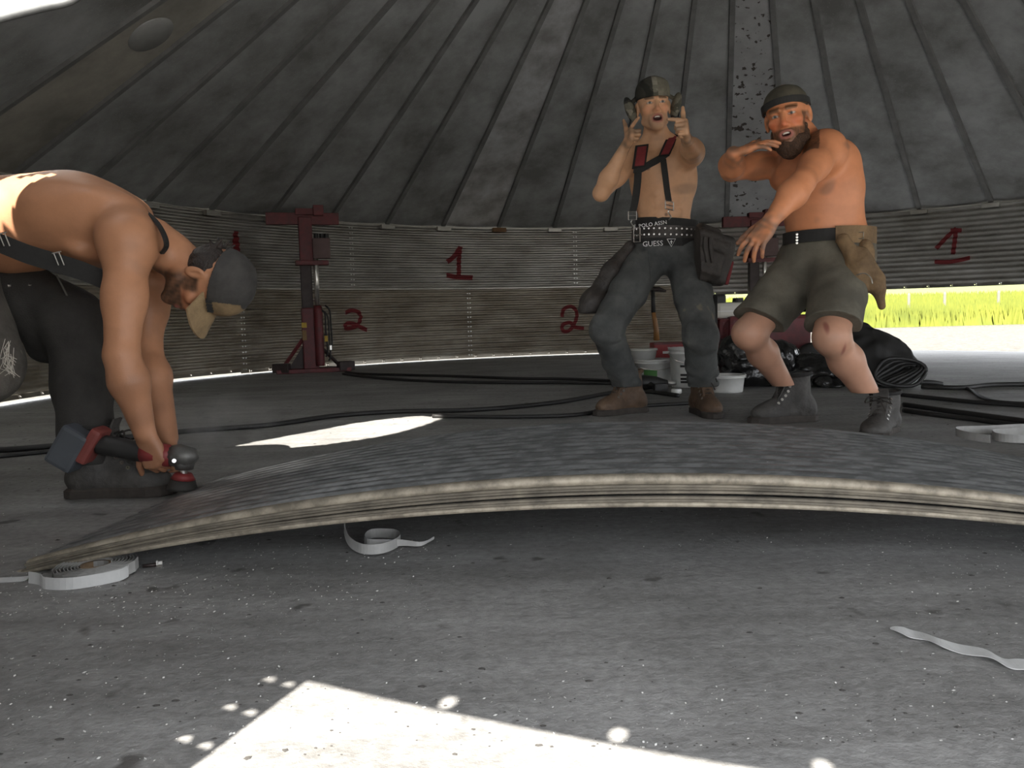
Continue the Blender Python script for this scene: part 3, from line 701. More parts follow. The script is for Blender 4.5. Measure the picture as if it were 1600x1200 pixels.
# ---------------------------------------------------------------- boots
def boot_meshes():
    """right-way-up work boot, toe +X, heel at x=-0.09, ankle axis at the origin, sole on z=0"""
    F=Field((-0.13,-0.08,0.0),(0.26,0.08,0.27),0.004)
    F.rc((-0.045,0,0.06),(0.13,0,0.045),0.045,0.042,k=0.03); F.ell((0.135,0,0.045),(0.075,0.048,0.042),k=0.03)
    F.ell((-0.055,0,0.06),(0.045,0.04,0.055),k=0.03); F.rc((-0.02,0,0.08),(-0.01,0,0.21),0.05,0.056,k=0.03)
    F.rc((0.02,0,0.15),(0.10,0,0.075),0.036,0.03,k=0.03)
    F.cut((0,0,0.215),(0.1,0,1)); F.cut((0,0,0.022),(0,0,-1)); F.wrinkle(0.0016,70,3)
    F.ell((-0.012,0,0.235),(0.044,0.042,0.04),k=0.0,op='sub')
    up=F.mesh('upper')
    out=[(-0.098,0.0),(-0.095,0.028),(-0.07,0.044),(-0.02,0.042),(0.04,0.040),(0.10,0.050),(0.15,0.053),(0.19,0.042),(0.215,0.02),(0.222,0)]
    ring=out+[(x,-y) for x,y in out[-2:0:-1]]; n=len(ring); mb=MB()
    lv=[(1.0,0.0),(1.03,0.004),(1.03,0.024),(0.96,0.032)]
    vs=[(0.06+(x-0.06)*s,y*s,z) for s,z in lv for x,y in ring]
    mb.add(vs,[(k*n+i,k*n+(i+1)%n,(k+1)*n+(i+1)%n,(k+1)*n+i) for k in range(3) for i in range(n)]+[tuple(range(n-1,-1,-1)),tuple(3*n+i for i in range(n))])
    for i in range(5): mb.box((-0.07+0.02*i if i<2 else 0.04+0.045*(i-2),0,0.002),(0.012,0.085,0.006))
    so=mb.mesh('sole')
    mb=MB(); pts=[(0.112,0.092),(0.095,0.108),(0.078,0.124),(0.066,0.143),(0.058,0.165),(0.054,0.187)]
    for i,(x,z) in enumerate(pts):
        y=0.024; nx=pts[min(i+1,5)]
        mb.tube([(x-0.018,-y-0.008,z-0.004),(x+0.004,-y*0.5,z+0.006),(x+0.008,0,z+0.009),(x+0.004,y*0.5,z+0.006),(x-0.018,y+0.008,z-0.004)],0.0034,5)
        if i<5: mb.tube([(x,-y*0.7,z+0.004),(nx[0]+0.009,0,nx[1]+0.005),(nx[0],y*0.7,nx[1]+0.004)],0.003,5)
    mb.tube(spline([(0.062,0,0.19),(0.085,0.03,0.195),(0.09,0.045,0.17),(0.07,0.04,0.165),(0.062,0,0.185)],5),0.003,5)
    mb.tube(spline([(0.062,0,0.19),(0.09,-0.03,0.2),(0.095,-0.045,0.172),(0.07,-0.04,0.165),(0.062,0,0.185)],5),0.003,5)
    mb.tube(spline([(0.062,0,0.188),(0.095,0.015,0.165),(0.105,0.03,0.13)],5),0.003,5)
    la=mb.mesh('laces')
    mb=MB()
    for (x,z) in pts:
        for s in (-1,1): mb.lathe([(0.002,0.003),(0.0065,0.003),(0.0065,0.0),(0.002,0.0)],(x-0.014,s*0.034,z-0.002),8,Matrix.Rotation(-s*1.2,3,'X'))
    ey=mb.mesh('eyelets')
    mb=MB(); mb.ribbon(spline([(0.10,0,0.10),(0.07,0,0.15),(0.05,0,0.20),(0.062,0,0.235)],5),0.055,(0,1,0),0.006); to=mb.mesh('tongue')
    mb=MB()
    ring=[(-0.012+0.056*math.cos(a)*1.02,0.054*math.sin(a),0.212-0.1*(-0.012+0.056*math.cos(a))) for a in [i*2*math.pi/20 for i in range(20)]]
    mb.tube(ring+[ring[0]],0.0095,6,False); co=mb.mesh('collar')
    return dict(upper=up,sole=so,laces=la,eyelets=ey,tongue=to,collar=co)
BOOT=boot_meshes()
def boot(parent,ankle_xy,ang,mats,lift=0.0,pitch=0.0,scale=1.0,label=None):
    root=None
    for nm in ('upper','sole','laces','eyelets','tongue','collar'):
        me=BOOT[nm].copy(); me.materials.clear(); me.materials.append(mats[nm] if nm in mats else mats['upper'])
        if root is None:
            o=link('boot',me,None,parent); root=o; o.location=Vector((ankle_xy[0],ankle_xy[1],lift)); o.rotation_euler=(0,pitch,ang); o.scale=scale if isinstance(scale,tuple) else (scale,)*3
            if label: o['label']=label
        else:
            o=link(nm,me,None,root)
            if nm in ('laces','eyelets'): o['kind']='stuff' if nm=='eyelets' else None
            if o.get('kind') is None and 'kind' in o: del o['kind']
    return root
def person(loc,label):
    o=empty('person',loc); tag(o,label,'person'); return o
def attach(o,root):
    o.matrix_parent_inverse=Matrix.Translation(-Vector(root.location)); return o
def put(root,me,name,m,label=None,kind=None):
    o=link(name,me,m,root); attach(o,root)
    if label: o['label']=label
    if kind: o['kind']=kind
    return o
def sub(par,me,name,m,label=None):
    o=link(name,me,m,par)
    if label: o['label']=label
    return o
def px(x,y,Y): return A(at(x,y,Y))
def strap(pts,w,side,th=0.004): 
    return MB().ribbon(spline(pts,6),w,side,th)
def limb_strap(F,pts,w,lift=0.004):
    pass

def surface_snap(me_obj_mesh):
    """returns fn(p,dir)->hit point on the mesh, for laying straps on the body"""
    from mathutils.bvhtree import BVHTree
    V=[v.co.copy() for v in me_obj_mesh.vertices]; P=[tuple(p.vertices) for p in me_obj_mesh.polygons]
    return BVHTree.FromPolygons(V,P)
def lay_strap(bvh,pts,w,th=0.005,lift=0.003,toward=None,n=7):
    """strap that lies on a surface: each point is moved on to it"""
    sp=spline(pts,n); out=[];sd=[];nr=[]
    for p in sp:
        if toward is not None:
            h=bvh.ray_cast(p-Vector(toward)*0.5,Vector(toward))
            if h[0] is None: h=bvh.find_nearest(p)
        else: h=bvh.find_nearest(p)
        out.append(h[0]+h[1]*(lift+th/2)); nr.append(h[1])
    # smooth
    for _ in range(2):
        out=[out[0]]+[(out[i-1]+out[i]*2+out[i+1])/4 for i in range(1,len(out)-1)]+[out[-1]]
        nr=[nr[0]]+[((nr[i-1]+nr[i]*2+nr[i+1])/4).normalized() for i in range(1,len(nr)-1)]+[nr[-1]]
    for i in range(len(out)):
        d=(out[min(i+1,len(out)-1)]-out[max(i-1,0)]).normalized(); sd.append(d.cross(nr[i]).normalized())
    return MB().ribbon(out,w,sd,th)
# ---------------------------------------------------------------- pointing worker (jeans, braces)
M_jean=mat('dusty_denim',(0.115,0.118,0.112),0.9,0,scale=7,col2=(0.052,0.055,0.055),bump=0.25,bscale=300,speck=(0.19,0.165,0.125),speck_scale=7,speck_th=0.68)
M_brownboot=mat('brown_leather',(0.16,0.10,0.06),0.65,0,scale=18,col2=(0.075,0.045,0.028),bump=0.3,bscale=90)
M_blackboot=mat('dusty_black_leather',(0.085,0.08,0.073),0.7,0,scale=15,col2=(0.04,0.037,0.034),bump=0.3,bscale=90)
M_rubber=mat('boot_rubber',(0.06,0.05,0.042),0.8,0,var=0.4,scale=25)
M_lace=mat('boot_lace',(0.035,0.03,0.026),0.9)
M_black=mat('black_webbing',(0.022,0.021,0.020),0.8,0,var=0.3,scale=60)
M_blackleather=mat('worn_black_leather',(0.065,0.055,0.048),0.6,0,scale=14,col2=(0.028,0.024,0.021),bump=0.35,bscale=60)
M_chrome=mat('steel_hardware',(0.7,0.68,0.64),0.3,1.0)
M_white=mat('white_print',(0.75,0.75,0.74),0.7)
M_red=mat('dark_red_fabric',(0.24,0.03,0.035),0.8,0,var=0.3,scale=30)
def worker_pointing():
    root=person(onfloor(1042,652),'shirtless worker in jeans and braces pointing both hands at the camera')
    pel=px(1042,372,4.27); chest=px(1038,272,4.23); neck=px(1026,226,4.20); hd=px(1021,168,4.12)
    shR=px(990,246,4.22); shL=px(1080,238,4.14)
    elR=px(939,302,4.06); wrR=px(977,229,3.98)
    elL=px(1083,238,3.88); wrL=px(1073,218,3.66)
    hipR=px(1013,402,4.26); hipL=px(1071,400,4.24); knR=px(948,512,4.00); knL=px(1095,525,3.94); anR=px(981,612,4.24); anL=px(1097,612,4.12)
    Rp=frame((0,0,1),(-0.05,-1,0.05)); Rc=frame(neck-pel,(-0.1,-1,0)); Rh=frame((-0.06,-0.02,1),(-0.02,-1,-0.08))
    F=Field((0.40,3.50,0.25),(1.22,4.46,1.82),0.004)
    torso(F,pel-A((0.012,0,0)),chest-A((0.006,0,0)),neck,Rp,Rc,0.97,0.92); 
    mid=(pel+chest)/2
    for k in range(3):   # abdominals
        for sx in (-1,1): F.ell(mid+Rc@A((sx*0.034,0.089,0.078-0.058*k)),(0.031,0.016,0.026),Rc,k=0.016)
    shoulders(F,neck,(shR,shL),hd,0.95)
    arm(F,shR,elR,wrR,0.92); arm(F,shL,elL,wrL,0.95)
    head(F,hd,Rh,1.0,mouth=0.016,smile=0.004)
    HR=1 if np.cross(A((-0.93,-0.25,0.05)),A((0.22,-0.80,0.50)))[2]>0 else -1; HL=1 if np.cross(A((0.70,-0.55,0.25)),A((-0.22,-0.88,0.40)))[2]>0 else -1
    ind=(2,4,3); fold=(75,95,55)
    hand(F,wrR,(0.22,-0.80,0.50),(-0.93,-0.25,0.05),HR,[(6,6,4),(78,95,55),(80,95,55),(82,95,55)],thumb=[(0.30,0.92,0.05),(0.05,0.98,0.05),(-0.05,1.0,0.05)])
    hand(F,wrL,(-0.22,-0.88,0.40),(0.70,-0.55,0.25),HL,[(62,6,4),(80,92,50),(82,92,52),(84,92,52)],thumb=[(0.35,0.9,0.05),(0.1,0.98,0.05),(0.0,1.0,0.05)],size=1.05)
    F.rc(hipR,hipR*0.6+knR*0.4,0.075,0.07,k=0.03); F.rc(hipL,hipL*0.6+knL*0.4,0.075,0.07,k=0.03)
    me=F.mesh('body'); 
    def ex(P,q,C):
        wr=np.minimum(np.linalg.norm(P-(wrR+A((0,-0.03,0.05))),axis=1),np.linalg.norm(P-(wrL+A((-0.03,-0.05,0.03))),axis=1))
        f=sstep(0.13,0.05,wr)*(0.35+0.3*vnoise(P,60,5)); C[:]=C*(1-np.clip(f,0,0.7))[:,None]+A((0.13,0.10,0.075))*np.clip(f,0,0.7)[:,None]
        for sx in (-1,1):
            n=np.linalg.norm(P-(chest+Rc@A((sx*0.088,0.107,0.045))),axis=1); m=sstep(0.016,0.010,n)[:,None]*0.7; C[:]=C*(1-m)+A((0.20,0.08,0.06))*m
        n=np.linalg.norm(P-(pel+Rc@A((0,0.10,0.125))),axis=1); m=sstep(0.011,0.006,n)[:,None]*0.7; C[:]=C*(1-m)+A((0.12,0.06,0.04))*m
    paint(me,skin_paint((0.68,0.385,0.22),Rh,hd,mouth=0.016,dirt=0.35,stub=(0.42,0.25,0.16),extra=ex,seed=2))
    put(root,teeth(hd,Rh,1.0,0.016),'teeth',M_teeth)
    body=put(root,me,'body',M_skin); bvh=surface_snap(me)
    # jeans
    J=Field((0.36,3.78,0.14),(1.20,4.50,1.08),0.0045)
    J.ell(pel-A((0,0,0.045)),(0.170,0.128,0.135),Rp,k=0.05)
    for h_,k_,a_ in ((hipR,knR,anR),(hipL,knL,anL)):
        J.rc(h_,h_*0.5+k_*0.5,0.105,0.092,k=0.04); J.rc(h_*0.5+k_*0.5,k_,0.092,0.080,k=0.03)
        J.rc(k_,k_*0.5+a_*0.5,0.079,0.074,k=0.03); J.rc(k_*0.5+a_*0.5,a_+A((0,0,0.03)),0.074,0.068,k=0.02)
        # stacked folds above the boot and behind the knee
        for i in range(4):
            t=0.60+0.1*i; c=k_*(1-t)+a_*t; s=(-1)**i; J.rc(c+A((-0.062,-0.03,0.012*s)),c+A((0.062,-0.035,-0.012*s)),0.017,0.014,k=0.02)
        for i in range(3):
            c=k_+A((0.0,-0.055,0.035-0.04*i)); J.rc(c+A((-0.055,0.01,0.01)),c+A((0.055,0.012,-0.012)),0.018,0.015,k=0.025)
        J.cut(a_+A((0,0,0.005)),(0,0,-1),a_,0.16)
    J.wrinkle(0.0030,40,8,7,2.5); J.cut(pel+A((0,0,0.012)),(0.02,0,1))
    jm=J.mesh('jeans'); jeans=put(root,jm,'jeans',M_jean); jb=surface_snap(jm)
    fly=lay_strap(jb,[px(1017,385,4.1),px(1017,410,4.1),px(1018,440,4.1)],0.014,0.003,0.001,(0,1,0)); sub(jeans,fly.mesh('fly'),'fly',M_jean)
    for a_,b_ in (((992,380),(1000,395)),((1050,380),(1062,392))):
        p=lay_strap(jb,[px(*a_,4.1),px((a_[0]+b_[0])/2,b_[1],4.1),px(*b_,4.1)],0.006,0.003,0.001,(0,1,0)); sub(jeans,p.mesh('pocket_edge'),'pocket_edge',M_jean)
    # underwear band, belts
    def ring(c,w,dp,z,h_,th,R,tilt=0.0,n=40):
        mb=MB(); vs=[];fs=[]
        for i in range(n):
            a=2*math.pi*i/n
            for (e,zz) in ((0,-h_/2),(th,-h_/2),(th,h_/2),(0,h_/2)):
                lx=(w+e)*math.sin(a); ly=(dp+e)*math.cos(a); vs.append(Vector(c+R@A((lx,ly,z+zz+tilt*lx))))
        for i in range(n):
            for k in range(4): fs.append((i*4+k,i*4+(k+1)%4,((i+1)%n)*4+(k+1)%4,((i+1)%n)*4+k))
        return mb.add(vs,fs)
    wb=put(root,ring(pel,0.156,0.117,0.070,0.044,0.004,Rp,0.08).mesh('waistband'),'waistband',M_black)
    def letters(par,txt,size,pxy,Y,tilt=0.0,m=M_white):
        me_=text_mesh(txt,size); o=link('lettering',me_,m,par); o.location=at(*pxy,Y); o.rotation_euler=(math.pi/2,-tilt,0); return o
    letters(wb,'S. POLO ASSN',0.027,(1016,351),4.140,0.12)
    belt=put(root,ring(pel,0.172,0.134,0.020,0.062,0.008,Rp,0.05).mesh('tool_belt'),'tool_belt',M_blackleather)
    mb=MB()
    for i in range(17):
        a=-1.25+2.5*i/16
        for zz in (-0.014,0.016):
            p=pel+Rp@A((0.181*math.sin(a),0.143*math.cos(a),0.020+zz+0.05*0.18*math.sin(a))); mb.lathe([(0.002,0.001),(0.0042,0.001),(0.0042,-0.003),(0.002,-0.003)],p,8,Matrix.Rotation(math.pi/2,3,'X'))
    sub(belt,mb.mesh('grommets'),'grommets',M_chrome)['kind']='stuff'
    mb=MB(); c=at(995,367,4.115); pts=[c+Vector(q) for q in ((-0.016,0,-0.034),(0.016,0,-0.034),(0.016,0,0.034),(-0.016,0,0.034),(-0.016,0,-0.034))]; mb.tube(pts,0.0035,6); mb.tube([c+Vector((-0.014,-0.003,0)),c+Vector((0.028,-0.003,0.0))],0.003,6)
    sub(belt,mb.mesh('buckle'),'buckle',M_chrome)
    b2=put(root,ring(pel,0.174,0.137,-0.030,0.040,0.006,Rp,0.04).mesh('trouser_belt'),'trouser_belt',M_black)
    letters(b2,'GUESS',0.036,(1020,381),4.115,0.03)
    mb=MB(); c=at(1049,379,4.115)
    tri=[c+Vector((-0.021,0,0.018)),c+Vector((0.021,0,0.018)),c+Vector((0,0,-0.020)),c+Vector((-0.021,0,0.018))]
    mb.tube(tri,0.0018,5); mb.box(c+Vector((0,0,0.004)),(0.012,0.002,0.004)); mb.box(c+Vector((0,0,0.002)),(0.004,0.002,0.018)); sub(b2,mb.mesh('triangle_emblem'),'triangle_emblem',M_white)
    # braces
    T=(0,1,0)
    def free(pts,w,th): return MB().ribbon(spline([px(*p) for p in pts],6),w,(1,0,0),th)
    s1=free([(989,330,4.125),(993,310,4.115),(996,285,4.10),(997,262,4.095)],0.036,0.005)
    put(root,s1.mesh('brace'),'brace',M_black)
    s2=free([(1045,314,4.14),(1042,295,4.13),(1039,270,4.115),(1036,248,4.10)],0.030,0.005)
    put(root,s2.mesh('brace'),'brace',M_black)
    s3=MB().ribbon(spline([px(990,264,4.09),px(1003,263,4.085),px(1018,255,4.085),px(1034,246,4.085),px(1046,236,4.09),px(1050,222,4.12)],6),0.040,(0.15,0,1),0.009)
    put(root,s3.mesh('chest_strap'),'chest_strap',M_black)
    for (a_,b_,w_) in (((1003,228,4.14),(998,262,4.085),0.066),((1052,212,4.15),(1037,244,4.08),0.055)):
        pd=[px(*a_),px((a_[0]+b_[0])/2,(a_[1]+b_[1])/2,(a_[2]+b_[2])/2-0.012),px(*b_)]
        o=put(root,MB().ribbon(spline(pd,5),w_,(1,0,0.1),0.016).mesh('shoulder_pad'),'shoulder_pad',M_black)
        sub(o,MB().ribbon([Vector(q)+Vector((0,-0.012,0)) for q in spline(pd,5)[1:-1]],w_*0.7,(1,0,0.1),0.005).mesh('pad_panel'),'pad_panel',M_red,'dark red pad panel')
    for (x,y,Y,tl) in ((988,337,4.11,0.0),(1046,321,4.12,0.25)):
        mb=MB(); c=at(x,y,Y)
        for dz in (-0.02,0.0,0.02): mb.tube([c+Vector((-0.02,0,dz+tl*0.02)),c+Vector((0.02,0,dz-tl*0.02))],0.0026,6)
        for dx in (-0.02,0.02): mb.tube([c+Vector((dx,0,-0.02-tl*dx)),c+Vector((dx,0,0.02-tl*dx))],0.0026,6)
        mb.tube(spline([c+Vector((0,0,-0.02)),c+Vector((-0.007,0,-0.032)),c+Vector((0.0,0,-0.045)),c+Vector((0.008,0,-0.058)),c+Vector((-0.004,0,-0.07))],4),0.003,6)
        put(root,mb.mesh('brace_clip'),'brace_clip',M_chrome)
    # camouflage cap with ear flaps
    def camo(P):
        n=vnoise(P,38,4); m=vnoise(P,55,9); C=np.tile(A((0.16,0.15,0.115)),(len(P),1)); C[n>0.45]=(0.07,0.068,0.05); C[m>0.9]=(0.26,0.24,0.19); C[(n<-0.9)]=(0.028,0.026,0.024)
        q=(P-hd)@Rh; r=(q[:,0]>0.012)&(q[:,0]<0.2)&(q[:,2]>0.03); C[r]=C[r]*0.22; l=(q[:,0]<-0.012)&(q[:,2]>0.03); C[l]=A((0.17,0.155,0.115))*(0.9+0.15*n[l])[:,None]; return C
    K=Field(hd-0.2,hd+0.2,0.004); P=lambda x,y,z: hd+Rh@A((x,y,z))
    K.ell(P(0,-0.008,0.052),(0.084,0.104,0.096),Rh,k=0.01); K.box(P(0,-0.006,0.085),(0.066,0.080,0.034),Rh,0.03,k=0.03); K.wrinkle(0.0012,60,2); K.cut(P(0,0.09,0.034),-(Rh@A((0,0.06,1))))
    for sx in (-1,1):
        Rf=Rh@np.array([[math.cos(sx*.30),0,math.sin(sx*.30)],[0,1,0],[-math.sin(sx*.30),0,math.cos(sx*.30)]])
        K.ell(P(sx*0.112,-0.01,0.000),(0.024,0.036,0.066),Rf,k=0.003); K.rc(P(sx*0.078,-0.012,0.056),P(sx*0.098,-0.01,0.040),0.009,0.010,k=0.004)
    km=K.mesh('cap'); paint(km,camo); put(root,km,'cap',mat('camouflage_cloth',attr='Col',rough=0.9,var=0.25,scale=60),'camouflage cap with ear flaps turned out')
    # tool pouches: right hip (viewer's left) and the big one on the left hip
    Pq=Field((0.30,3.95,0.52),(0.85,4.45,1.08),0.0045)
    a0=px(984,385,4.22); a1=px(955,425,4.18); a2=px(925,475,4.16)
    Pq.rc(a0,a1,0.030,0.045,k=0.02); Pq.rc(a1,a2,0.045,0.06,k=0.03); Pq.ell(a2+A((0.0,-0.02,0.0)),(0.062,0.07,0.075),k=0.03); Pq.ell(a2+A((-0.03,-0.05,-0.03)),(0.045,0.04,0.06),k=0.008)
    Pq.wrinkle(0.003,40,12); put(root,Pq.mesh('tool_pouch'),'tool_pouch',M_blackleather,'slim black leather pouch hanging at his right hip')
    B=Field((0.92,3.80,0.55),(1.40,4.40,1.10),0.0045)
    c=px(1105,402,4.08); Rb=frame((0.25,0,1),(0.45,-1,0))
    B.box(c,(0.115,0.065,0.125),Rb,0.03,k=0.02); B.box(c+Rb@A((0.02,0.05,-0.03)),(0.075,0.035,0.065),Rb,0.025,k=0.01); B.box(c+Rb@A((0.02,-0.01,0.10)),(0.07,0.03,0.05),Rb,0.02,k=0.02)
    B.box(c+Rb@A((0.02,0.05,0.055)),(0.09,0.02,0.03),Rb,0.012,k=0.008); B.wrinkle(0.003,38,5)
    bag=put(root,B.mesh('tool_pouch'),'tool_pouch',M_blackleather,'big black leather pouch on his left hip')
    tl=MB()
    for i,(dx,dz) in enumerate(((0.085,0.03),(0.055,0.035))):
        p=Vector(c+Rb@A((dx,0.085,dz))); tl.tube([p+Vector((0,0,0.05)),p,p-Vector((-0.012,0,0.07))],[0.010,0.013,0.011],8)
    sub(bag,tl.mesh('tool_holder'),'tool_holder',M_blackleather)
    o=MB().box(c+Rb@A((-0.120,0.02,-0.05)),(0.020,0.06,0.12),Matrix(Rb.tolist()),0.008).mesh('red_trim'); sub(bag,o,'red_trim',M_red,'red edge of the pouch')
    bt=dict(upper=M_brownboot,sole=M_rubber,laces=M_lace,eyelets=M_chrome,tongue=M_brownboot,collar=M_brownboot)
    b=boot(root,(0,0),math.radians(-152),bt); b.location=Vector((anR[0]+0.01,anR[1],0))-Vector(root.location)
    b=boot(root,(0,0),math.radians(-84),bt); b.location=Vector((anL[0],anL[1],0))-Vector(root.location)
worker_pointing()
# ---------------------------------------------------------------- bearded worker (shorts)
M_short=mat('dusty_olive_canvas',(0.16,0.145,0.11),0.9,0,scale=6,col2=(0.085,0.078,0.06),bump=0.25,bscale=250,speck=(0.24,0.20,0.145),speck_scale=6,speck_th=0.66)
M_suede=mat('brown_suede',(0.23,0.145,0.07),0.85,0,scale=11,col2=(0.12,0.075,0.038),bump=0.4,bscale=70)
def worker_bearded():
    root=person(onfloor(1300,675),'bearded shirtless worker in olive shorts striking a crouching pose')
    pel=px(1293,378,3.58); chest=px(1277,284,3.56); neck=px(1252,222,3.58); hd=px(1230,184,3.46)
    shL=px(1292,232,3.42); shR=px(1226,253,3.73)
    elL=px(1254,285,3.19); wrL=px(1206,343,3.12); elR=px(1143,266,3.55); wrR=px(1146,240,3.36)
    hipR=px(1262,412,3.66); hipL=px(1316,412,3.50); knR=px(1170,521,3.46); knL=px(1299,527,3.22); anR=px(1232,612,3.76); anL=px(1368,636,3.36)
    fw=(-0.72,-0.68,-0.05)
    Rp=frame((0.0,0,1),fw); Rc=frame(neck-pel,(-0.80,-0.58,0)); Rh=frame((-0.20,-0.05,1),(-0.52,-1,-0.12))
    F=Field((0.78,2.98,0.17),(1.86,4.02,1.62),0.004)
    torso(F,pel,chest,neck,Rp,Rc,1.08,1.10,0.022,0.75); shoulders(F,neck,(shR,shL),hd,1.18)
    F.rc(chest+Rc@A((0,-0.04,-0.06)),pel+A((0,0,0.03)),0.135,0.145,k=0.05)
    arm(F,shL,elL,wrL,1.14); arm(F,shR,elR,wrR,1.10)
    head(F,hd,Rh,1.06,mouth=0.008)
    hand(F,wrL,(-0.62,-0.12,-0.78),(-0.45,-0.75,0.45),-1,[(12,22,14),(16,26,16),(18,28,18),(16,30,18)],thumb=[(0.75,0.6,-0.3),(0.9,0.4,-0.25),(0.95,0.25,-0.2)],size=1.1,spread=0.28)
    hand(F,wrR,(0.86,-0.30,0.25),(0.10,-0.35,0.93),1,[(8,14,10),(5,18,12),(8,20,14),(14,22,15)],thumb=[(0.6,0.75,0.1),(0.8,0.5,0.1),(0.9,0.3,0.0)],size=1.06,spread=0.2)
    leg(F,hipR,knR,anR,1.08,(0.4,0.9,0)); leg(F,hipL,knL,anL,1.12,(0.4,0.9,0))
    me=F.mesh('body')
    def ex(P,q,C):
        for w_,h_ in ((wrL,A((-0.05,0,-0.06))),(wrR,A((0.06,-0.02,0.02)))):
            d=np.linalg.norm(P-(w_+h_),axis=1); f=np.clip(sstep(0.15,0.06,d)*(0.4+0.35*vnoise(P,55,6)),0,0.75); C[:]=C*(1-f)[:,None]+A((0.11,0.085,0.065))*f[:,None]
        d=np.linalg.norm(P-px(1274,345,3.42),axis=1); f=sstep(0.035,0.015,d)[:,None]*0.6; C[:]=C*(1-f)+A((0.16,0.09,0.06))*f
        # tattoo on the raised forearm, hair on the far shoulder
        d=np.linalg.norm(P-(elR*0.75+wrR*0.25),axis=1); f=(sstep(0.07,0.04,d)*(vnoise(P,45,8)>0.5))[:,None]*0.75; C[:]=C*(1-f)+A((0.05,0.045,0.045))*f
        d=np.linalg.norm(P-(shL+A((0.03,0.02,0.06))),axis=1); f=np.clip(sstep(0.07,0.02,d)*(0.5+0.4*vnoise(P,130,3)),0,0.65)[:,None]; C[:]=C*(1-f)+A((0.12,0.07,0.05))*f
        lowleg=sstep(0.62,0.56,P[:,2])[:,None]; C[:]=C*(1-lowleg*0.8)+A((0.46,0.27,0.19))*lowleg*0.8
        for c_ in ((1316,541),(1290,515)):
            d=np.linalg.norm((P-px(*c_,3.18))*A((1.6,0.6,0.5)),axis=1); f=sstep(0.022,0.010,d)[:,None]*0.7; C[:]=C*(1-f)+A((0.20,0.04,0.035))*f
    paint(me,skin_paint((0.66,0.265,0.125),Rh,hd,1.06,mouth=0.008,stub=(0.10,0.05,0.026),stub_a=0.93,red=0.25,dirt=0.45,brow=(0.16,0.08,0.04),extra=ex,seed=5))
    put(root,me,'body',M_skin); put(root,teeth(hd,Rh,1.06,0.008),'teeth',M_teeth)
    P=lambda x,y,z: hd+Rh@(A((x,y,z))*1.06)
    # beard and hair
    B=Field(hd-0.2,hd+0.2,0.0035)
    B.ell(P(0,0.045,-0.098),(0.060,0.056,0.050),Rh,k=0.02); B.ell(P(0,0.072,-0.125),(0.040,0.034,0.040),Rh,k=0.03)
    for sx in (-1,1): B.rc(P(sx*0.060,0.008,-0.045),P(sx*0.055,0.03,-0.09),0.010,0.022,k=0.02)
    B.ell(P(0,0.115,-0.067),(0.021,0.05,0.0105),Rh,k=0.004,op='sub')
    B.wrinkle(0.0018,150,7,7,1.5)
    put(root,B.mesh('beard'),'beard',mat('brown_beard',(0.10,0.05,0.025),0.75,0,scale=120,col2=(0.045,0.024,0.014),bump=0.8,bscale=220))
    # cap worn backwards: band across the forehead, strap gap and crown
    K=Field(hd-0.24,hd+0.24,0.0035); K.ell(P(0,-0.008,0.050),(0.087,0.109,0.080),Rh,k=0.01); K.cut(P(0,0.085,0.048),-(Rh@A((0,-0.22,1)))); K.wrinkle(0.0012,55,3)
    K.rc(P(-0.05,-0.115,0.03),P(0.05,-0.115,0.03),0.012,k=0.02); K.rc(P(-0.045,-0.165,0.012),P(0.045,-0.165,0.012),0.012,k=0.05)
    cap=put(root,K.mesh('cap'),'cap',mat('brown_cap_cloth',(0.10,0.088,0.062),0.9,0,scale=12,col2=(0.05,0.044,0.032)),'dark brown cap worn back to front')
    bd=MB(); pts=[P(0.0885*math.sin(a),-0.008+0.110*math.cos(a),0.040+0.018*math.cos(a)) for a in [(-1.75+3.5*i/24) for i in range(25)]]
    bd.ribbon(pts,0.026,Vector(Rh[:,2]),0.006); sub(cap,bd.mesh('band'),'band',M_black)
    # shorts
    S=Field((0.82,3.02,0.42),(1.80,3.95,1.06),0.0045)
    S.ell(pel-A((0,0,0.05)),(0.195,0.165,0.15),Rp,k=0.05); S.rc(pel+A((0,0,0.02)),pel-A((0,0,0.05)),0.160,0.165,k=0.04)
    for h_,k_,t_ in ((hipR,knR,0.93),(hipL,knL,0.93)):
        e=h_*(1-t_)+k_*t_; S.rc(h_,e,0.122,0.108,k=0.05)
        ax=unit(k_-h_); c_=h_*(1-0.84)+k_*0.84
        S.cut(c_,ax*A((1,1,1))+A((0,0,-0.55)),c_+ax*0.10,0.17)
    S.wrinkle(0.0038,32,11,7,2.5)
    S.cut(pel+A((0,0,0.020)),(0,0,1)); so=put(root,S.mesh('shorts'),'shorts',M_short)
    # belt, tool belt
    def ring(c,w,dp,z,h_,th,R,a0,a1,n=40,tilt=0.0):
        mb=MB(); vs=[];fs=[]
        for i in range(n+1):
            a=a0+(a1-a0)*i/n
            for (e,zz) in ((0,-h_/2),(th,-h_/2),(th,h_/2),(0,h_/2)):
                vs.append(Vector(c+R@A(((w+e)*math.sin(a),(dp+e)*math.cos(a),z+zz+tilt*math.sin(a)))))
        for i in range(n):
            for k in range(4): fs.append((i*4+k,i*4+(k+1)%4,(i+1)*4+(k+1)%4,(i+1)*4+k))
        return mb.add(vs,fs+[(0,1,2,3),(n*4+3,n*4+2,n*4+1,n*4)])
    be=put(root,ring(pel,0.178,0.175,0.018,0.05,0.008,Rp,-3.2,3.1).mesh('belt'),'belt',M_black)
    st=MB()
    for i in range(4): st.lathe([(0,0.004),(0.005,0.003),(0.006,0)],px(1245,366+i*4.5,3.385),8,Matrix.Rotation(math.pi/2,3,'X'))
    sub(be,st.mesh('studs'),'studs',M_chrome)['kind']='stuff'
